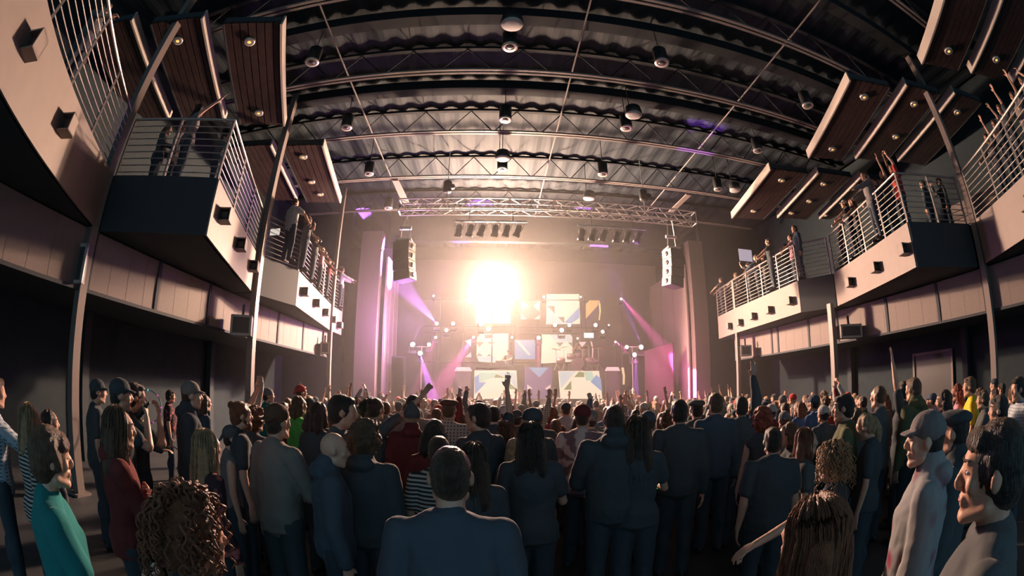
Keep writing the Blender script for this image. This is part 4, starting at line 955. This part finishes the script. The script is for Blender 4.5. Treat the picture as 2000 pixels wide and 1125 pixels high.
# right side
hero(1327,781,4.4,18,'broad person with short hair in a black shirt, right middle ground',top='long',topc='black',hair='short',hc='black',heavy=1.15)
hero(1361,777,5.5,15,'person in a flat-topped hat behind the broad black shirt',top='tee',topc='charcoal',hair='flatcap',hc='black',cap='charcoal')
hero(1397,768,5.2,10,'person with short brown hair left of the highest raised arm',top='long',topc='navy',hair='short',hc='brown')
hero(1448,775,5.4,25,'person in a dark long-sleeved top with one arm raised highest, right side',top='long',topc='charcoal',hair='short',hc='dark brown',arms=('uphigh','uphigh') if 0 else ('down','uphigh'))
hero(1490,802,4.7,30,'person with curly red hair in the right half of the crowd',top='tank',topc='black',hair='curly',hc='red',fem=True)
hero(1510,835,3.6,20,'person with dark hair and wide black t-shirt in front of the red curls',top='tee',topc='black',hair='short',hc='black',heavy=1.2)
hero(1575,838,3.9,118,'person with long brown hair and dark top looking right, right foreground',top='tee',topc='charcoal',hair='long',hc='auburn',fem=True,hlen=.36,strands=110,eyes=True)
hero(1543,825,4.2,-60,'person with bobbed brown hair looking left beside the long-haired profile',top='tee',topc='black',hair='bob',hc='brown',fem=True,eyes=True)
hero(1630,873,2.75,-20,'person with blonde curly hair stretching an arm out to the left, right foreground',top='tank',topc='black',hair='curly',hc='blonde',fem=True,vox=.009,strands=120,hlen=.22,arms=('side','down'),skin=1)
hero(1618,978,1.2,-15,'person with long ginger hair at the bottom right, cropped by the frame',top='tee',topc='black',hair='long',hc='auburn',fem=True,hlen=.45,strands=260,vox=.009,head=(.0,-.2))
hero(1815,797,2.2,-32,'person in a grey cap and colour splashed hoodie looking left, right foreground',top='hoodie',topc='colour splashed',hair='cap',hc='black',cap='grey',vox=.0075,eyes=True,skin=1,head=(.15,0))
hero(1868,792,2.6,-20,'person in a wide black flat-brimmed cap behind the colour splashed hoodie',top='jacket',topc='black',hair='flatcap',hc='black',cap='black')
hero(1955,822,1.25,-26,'person with short dark hair in profile facing left, nearest at the right edge',top='tee',topc='charcoal',hair='short',hc='black',vox=.0065,eyes=True,skin=0,heavy=1.05,head=(.1,0))
hero(1702,804,4.1,-30,'person with a blonde ponytail looking down, right side',top='tee',topc='black',hair='pony',hc='blonde',fem=True,hlen=.36,head=(0,-.35),arms=('down','hold'))
hero(1717,753,5.5,-10,'person with short hair in a dark t-shirt behind the blonde ponytail',top='tee',topc='charcoal',hair='buzz',hc='brown')
hero(1650,770,4.3,-46,'person with short black hair looking left, olive collared shirt, right side',top='collar',topc='olive',hair='short',hc='black',eyes=True)
hero(1785,738,5.5,0,'person in a dark hooded top with light brown hair, right crowd',top='hoodie',topc='olive',hair='short',hc='brown')
hero(1763,745,6.2,-20,'person with one hand held straight up right of the short-haired one',top='tee',topc='black',hair='short',hc='black',arms=('uphigh','down'))
hero(1895,736,6.7,-30,'person in a yellow shirt near the nearest right column',top='tee',topc='yellow',hair='short',hc='brown')
hero(1870,750,7.0,-30,'person with long red hair left of the yellow shirt',top='tank',topc='pink',hair='long',hc='red',fem=True,hlen=.25)
hero(1921,762,6.3,-30,'person leaning beside the yellow shirt, right side',top='tee',topc='charcoal',hair='short',hc='brown',arms=('fold','fold'))
hero(1953,772,4.2,-24,'person with short dark hair and charcoal long sleeves at the right side, looking left',top='long',topc='charcoal',hair='short',hc='black',eyes=True)
hero(1990,736,5.4,-50,'person in a blue plaid shirt at the right photo edge',top='long',topc='blue plaid',hair='short',hc='black')
hero(1845,762,5.2,-30,'person with pale face and folded arms right of the dark hood',top='long',topc='black',hair='long',hc='dark brown',fem=True,hlen=.25,eyes=True)
# hula hoop with lights
hp=aty(289,794,5.6); Rh=Matrix.Rotation(.5,3,'Z')@Matrix.Rotation(PI/2,3,'X')
hb=MB(); ring=[hp+Rh@Vector((.27*math.cos(a*PI/16),.27*math.sin(a*PI/16),0)) for a in range(33)]
ho=empty('led_hula_hoop',hp,'glowing hula hoop with coloured light dots among the people at the left','hula hoop')
hb.tube(ring,.012,6,cap=False); hb.build('hoop',mat('hoop_plastic',(.3,.3,.3),.3),ho)
for i in range(16):
    q=ring[i*2]; local_c=[(230,70,190),(90,220,230),(240,190,60)][i//4%3]
    if i%2==0 or i>8: MB().ell(q,(.017,.017,.017)).build('light_dot',em('hoop_%d'%(i//4%3),local_c,1.0),ho,True)
hero(262,790,5.9,60,'person in dark clothes holding the lit hoop, left side',top='long',topc='black',hair='short',hc='black',arms=('fwd','fwd'))
# DJ and drummer
pd=aty(998,686,19.9); R=human_meshes(arms=('fwd','fwd'),top='tee',hair='short',head=(0,-.5),vox=.014,lean=(0,0))
assemble(R,(pd.x-.05,20.25,ztop-.12-.75),PI-.5,1.0,dict(skin=SKINS[2],top=CL['black'],legs=CL['black'],hair=HAIR['black']),'DJ in a black t-shirt bending over the table in front of the cream panels')
R=human_meshes(arms=('hold','bent'),top='tee',hair='short',vox=.014)
pdm=aty(1132,684,20.3)
assemble(R,(pdm.x,20.35,dz-.42),PI,.95,dict(skin=SKINS[2],top=CL['charcoal'],legs=CL['black'],hair=HAIR['black']),'drummer in dark clothes behind the drum kit')

# balcony guests
def guest(px,py,h,face,label,fl=5.17,**kw):
    p=atz(px,py,fl+h); d=math.sqrt(p.x**2+p.y**2+(p.z-CAM_H)**2)
    return hero(px,py,d,face,label,base=fl,**kw)
G=guest
G(578,388,1.80,25,'tall guest in a loose white shirt at the far left balcony corner',top='tee',topc='white',hair='buzz',hc='brown',arms=('down','rail'),fl=5.17)
G(603,425,1.62,70,'person in dark clothes bent over the far left balcony rail, first from the white shirt',top='tee',topc='black',hair='curly',hc='brown',arms=('rail','face'),eyes=False)
G(618,462,1.50,75,'second dark-dressed guest from the white shirt on the far left balcony',top='tee',topc='charcoal',hair='short',hc='brown',arms=('rail','rail'))
G(630,482,1.5,60,'third guest from the white shirt on the far left balcony',top='tank',topc='pink',hair='long',hc='brown',fem=True,hlen=.25,arms=('rail','rail'))
G(643,505,1.5,60,'fourth guest from the white shirt on the far left balcony, hands over the rail',top='tee',topc='maroon',hair='short',hc='brown',arms=('rail','fwd'))
G(668,522,1.75,60,'guest in a white checked shirt at the stage end of the left balcony',top='long',topc='white check',hair='curly',hc='dark brown',arms=('fwd','fwd'))
G(392,205,1.78,35,'person with one arm flung up on the middle left balcony, lit violet',top='tank',topc='grey',hair='long',hc='black',fem=True,hlen=.2,arms=('down','reach'))
G(330,245,1.70,60,'dim guest in the shade of the middle left balcony, leftmost',top='long',topc='charcoal',hair='long',hc='brown',fem=True,hlen=.25,arms=('hold','hold'))
G(362,240,1.70,50,'dim guest beside the one with the flung arm on the middle left balcony',top='long',topc='grey',hair='long',hc='brown',fem=True,hlen=.25)
G(440,262,1.52,60,'guest crouching against the rail of the middle left balcony',top='tee',topc='charcoal',hair='short',hc='dark brown',arms=('rail','rail'))
G(212,10,1.75,70,'guest stretching a hand over the rail of the nearest left balcony',top='tee',topc='charcoal',hair='short',hc='brown',arms=('down','fwd'))
# right far balcony
G(1408,542,1.72,-40,'guest in dark clothes at the stage end of the far right balcony',top='tee',topc='charcoal',hair='short',hc='dark brown',arms=('rail','rail'),skin=1)
G(1437,532,1.74,-35,'guest in a pale shirt second from the stage end, far right balcony',top='long',topc='white',hair='short',hc='brown',arms=('rail','rail'))
_o=G(1461,512,1.68,-50,'guest holding a phone up on the far right balcony',top='tee',topc='charcoal',hair='short',hc='black',arms=('phone','rail'))
_q=handpos(_o[0],_o[1],0,.10,.03); MB().box(_q,(.075,.015,.145),.8).build('mobile_phone',M_blk,label='mobile phone held up by a guest on the far right balcony',cat='phone')
G(1476,497,1.82,-40,'guest in a navy shirt and pale jeans in the middle of the far right balcony',top='long',topc='navy',hair='short',hc='black',arms=('rail','rail'),legs='denim')
G(1491,500,1.72,-50,'guest with a hand to the mouth right of the navy shirt, far right balcony',top='tee',topc='beige',hair='short',hc='brown',arms=('face','rail'))
G(1500,466,1.86,-60,'tall guest in a black t-shirt leaning forward on the far right balcony',top='tee',topc='black',hair='short',hc='dark brown',arms=('rail','rail'))
G(1533,476,1.60,-60,'short guest with a hand at the face behind the far right balcony rail',top='tee',topc='black',hair='short',hc='black',arms=('face','rail'))
G(1543,458,1.66,-60,'guest in a bright pink top near the corner of the far right balcony',top='tee',topc='pink',hair='long',hc='brown',fem=True,hlen=.2,arms=('rail','down'))
G(1551,441,1.80,-70,'guest in dark long sleeves at the corner of the far right balcony',top='long',topc='navy',hair='short',hc='brown')
# right middle balcony
G(1639,440,1.66,-50,'small guest at the far end of the middle right balcony',top='tee',topc='black',hair='short',hc='brown')
G(1647,390,1.78,-60,'guest in a white cap leaning over the middle right balcony rail',top='tee',topc='black',hair='cap',cap='white',arms=('rail','rail'))
G(1662,388,1.74,-60,'guest with long brown hair beside the white cap, middle right balcony',top='tank',topc='charcoal',hair='long',hc='auburn',fem=True,hlen=.25,arms=('rail','rail'))
G(1686,335,1.85,-60,'tall guest in a grey shirt bent far over the middle right balcony rail, arm stretched',top='long',topc='grey',hair='short',hc='brown',arms=('fwd','rail'),legs='denim')
G(1707,350,1.70,-60,'guest with an arm raised behind the grey shirt, middle right balcony',top='tee',topc='charcoal',hair='short',hc='brown',arms=('bent','rail'))
G(1722,333,1.80,-55,'guest with a hand flung up near the corner of the middle right balcony',top='tank',topc='black',hair='long',hc='brown',fem=True,hlen=.25,arms=('uphigh','rail'))
G(1741,322,1.78,-55,'guest in red with both hands up at the corner of middle right balcony',top='tee',topc='red',hair='short',hc='brown',arms=('upfist','uphigh'))
G(1832,348,1.70,-40,'dark figure standing back on the middle right balcony before the lit planks',top='long',topc='charcoal',hair='short',hc='brown',skin=0,arms=('down','bent'))
G(1800,352,1.72,-10,'dim figure left of the one before the lit planks, middle right balcony',top='long',topc='black',hair='short',hc='black')
for i,(x,y,a) in enumerate(((1925,262,'uphigh'),(1950,205,'uphigh'),(1975,180,'reach'),(1992,150,'bent'),(1940,235,'upfist'))):
    G(x,y,1.72,-60,'dim guest with hand raised on the nearest right balcony, '+('leftmost','third from the left','fourth from the left','at the photo edge','second from the left')[i],top='tee',topc=('charcoal','black','grey','navy','black')[i],hair='short',hc='brown',arms=(a,'rail'))
p=aty(537,453,11.3); ph=MB().box(p,(.34,.02,.2)).build('tablet_screen',em('screen_glow',(225,215,205),.9),label='bright screen glowing beside the white shirt on the far left balcony',cat='screen')
p=atz(1458,500,6.6); MB().box(p+Vector((.2,.35,.15)),(.6,.02,.45)).build('wall_screen',em('screen_glow2',(190,175,190),.8),label='pale screen glowing behind the guests on the far right balcony',cat='screen')

# ---- the crowd: sixteen builds shared by many people
POSES=[('down','down')]*3+[('up','down'),('down','up'),('up','up'),('bent','down'),('down','reach'),('phone','phone'),('upfist','down'),('down','uphigh'),('clap','clap')]
PN=['arms down','arms down','arms down','left arm up','right arm up','both arms up','hand by head','right arm reaching','holding a phone','left fist up','right arm straight','hands together overhead']
PROT={}
def prot(pi,fem,hair):
    k=(pi if pi>2 else 0,fem,hair)
    if ('b',)+k[:2] not in PROT:
        R=human_meshes(arms=POSES[pi],fem=fem,top='tee' if (pi+fem)%2==0 or pi in(3,5) else 'long',hair='none',vox=.0125); PROT[('b',)+k[:2]]=R
    if ('h',hair) not in PROT:
        R=human_meshes(hair=hair,top='none',vox=.012,hlen=.3,fem=False); PROT[('h',hair)]={q:R[q] for q in ('hair','cap') if q in R}
    B=dict(PROT[('b',)+k[:2]]); B.update(PROT[('h',hair)]); return B
rnd=random.Random(23)
def landmark(x,y):
    u=x/y
    for lim,s in ((-.42,'below far left balcony'),(-.27,'below the left pilaster'),(-.17,'below the left line array'),(-.07,'left of lit panels'),(.03,'before lower left panel'),(.13,'before the purple banner'),(.24,'before lower right panel'),(.36,'right of lit panels'),(.47,'before the right wing flat'),(.60,'below the right pilaster'),(.75,'left of far right column'),(1.02,'left of middle right column'),(1.6,'right of middle right column'),(9,'near the nearest right column')):
        if u<lim: return s
used={}; NCR=0
ROWW=['nearest','near','middle','far','front-row']
cand=[]
y=4.6; row=0
while y<16.9:
    x=-5.6
    sp=.66 if y<9 else .70
    while x<9.3:
        xx=x+rnd.uniform(-.16,.16)+(row%2)*.33; yy=y+rnd.uniform(-.16,.16)
        lo=-2.2 if y<6.5 else (-3.6 if y<8.5 else -5.2)
        hi=9.0 if y>6 else 7.6
        if lo<xx<hi and not any((xx-a)**2+(yy-b)**2<.27 for a,b in HEROES): cand.append((xx,yy))
        x+=sp
    y+=.64 if y<9 else .78; row+=1
y=2.6
while y<4.6:                       # the right flank under the balcony
    x=3.6
    while x<9.6:
        xx=x+rnd.uniform(-.15,.15); yy=y+rnd.uniform(-.15,.15)
        if xx>yy*1.05 and math.hypot(xx,yy)>4.6 and not any((xx-a)**2+(yy-b)**2<.3 for a,b in HEROES): cand.append((xx,yy))
        x+=.72
    y+=.68
cand=[c for c in cand if not any((c[0]-x)**2+(c[1]-y)**2<.16 for x,y in COLS.values())]
print('crowd candidates',len(cand))
rnd.shuffle(cand)
cand.sort(key=lambda c:c[1]**2+c[0]**2)
if len(cand)>292: 
    far=[c for c in cand if c[1]>9]; near=[c for c in cand if c[1]<=9]; rnd.shuffle(far); cand=near+far[:292-len(near)]
for (x,y) in cand:
    fem=rnd.random()<.42; arms_p=.10 if y<8.5 else .42
    pi=rnd.choice(range(3,12)) if rnd.random()<arms_p else 0
    if 3<pi<9 and pi==8 and y<6: pi=0
    hair=rnd.choice(['long','long','bob','bun'] if fem else ['short','short','buzz','cap','curly','snap','capback','beanie'])
    hcn=rnd.choice(['black','dark brown','dark brown','brown','brown','blonde','auburn']); tc=rnd.choice(['black','black','black','charcoal','charcoal','navy','grey','maroon','white','olive','blue','plaid','brown','beige','grey','black','maroon'])
    cc=rnd.choice(['black','grey','navy','white','black','red'])
    B=prot(pi,fem,hair)
    s=rnd.uniform(.90,1.0)*(1.0 if not fem else .95)*1.02
    hd={'long':f'long {hcn} hair','bob':f'bobbed {hcn} hair','bun':f'{hcn} hair in a bun','short':f'short {hcn} hair','buzz':f'cropped {hcn} hair','curly':f'curly {hcn} hair','cap':f'{cc} cap','snap':f'{cc} brimmed cap','capback':f'backward {cc} cap','beanie':f'{cc} knit hat'}[hair]
    dist='near' if y<6.5 else 'mid-crowd' if y<10 else 'distant'
    lab=f'{dist} person, {hd}, {tc} top, {PN[pi]}, {landmark(x,y)}'
    if len(lab.split())>16: lab=lab.split(' ',1)[1].replace('hands together overhead','clasped hands')
    if len(lab.split())>16: lab=lab.replace('the ','').replace('near nearest','near first')
    if len(lab.split())>16: print('LONG',lab)
    rz=turn(-math.degrees(math.atan2(x-1.5,26-y))+rnd.uniform(-14,14))
    o=assemble(B,(x,y,0),rz,s,dict(skin=rnd.choice(SKINS[:3]+[SKINS[0]]),top=CL[tc],legs=CL[rnd.choice(['black','denim','charcoal'])],hair=HAIR[hcn],cap=CL[cc]),lab,'crowd facing the stage')
    if pi==8 : 
        W=(B['_wr'][0][0]+B['_wr'][1][0])/2+Vector((0,.02,.08)); q=Vector((x,y,0))+Matrix.Rotation(rz,3,'Z')@(W*s)
        MB().box(q,(.075,.012,.145),rz).build('mobile_phone',M_blk,label=f'phone held up by person with {hd}, {landmark(x,y)}',cat='phone',group='phones held up in the crowd')
# ------------------------------------------------------------------ haze over the stage side of the hall
_h=MB(); _p=[(7.5,0.02),(7.5,4.0),(12.8,9.25),(23.7,9.25),(23.7,.02)]
_h.add([(-5.6,y,z) for y,z in _p]+[(9.6,y,z) for y,z in _p],[tuple(range(5)),tuple(range(9,4,-1))]+[(i,i+5,(i+1)%5+5,(i+1)%5) for i in range(5)])
hz = _h.build('stage_haze',None or mat('tmp',(1,1,1)),label='thin smoke haze hanging in the air before and above the stage',cat='haze')
hz['kind']='stuff'
hm=bpy.data.materials.new('haze_volume'); hm.use_nodes=True; nt=hm.node_tree
for n in list(nt.nodes): nt.nodes.remove(n)
out=nt.nodes.new('ShaderNodeOutputMaterial'); vs=nt.nodes.new('ShaderNodeVolumeScatter')
vs.inputs['Color'].default_value=(1,.97,.93,1); vs.inputs['Density'].default_value=.0052; vs.inputs['Anisotropy'].default_value=.35
nt.links.new(vs.outputs[0],out.inputs['Volume']); hz.data.materials[0]=hm
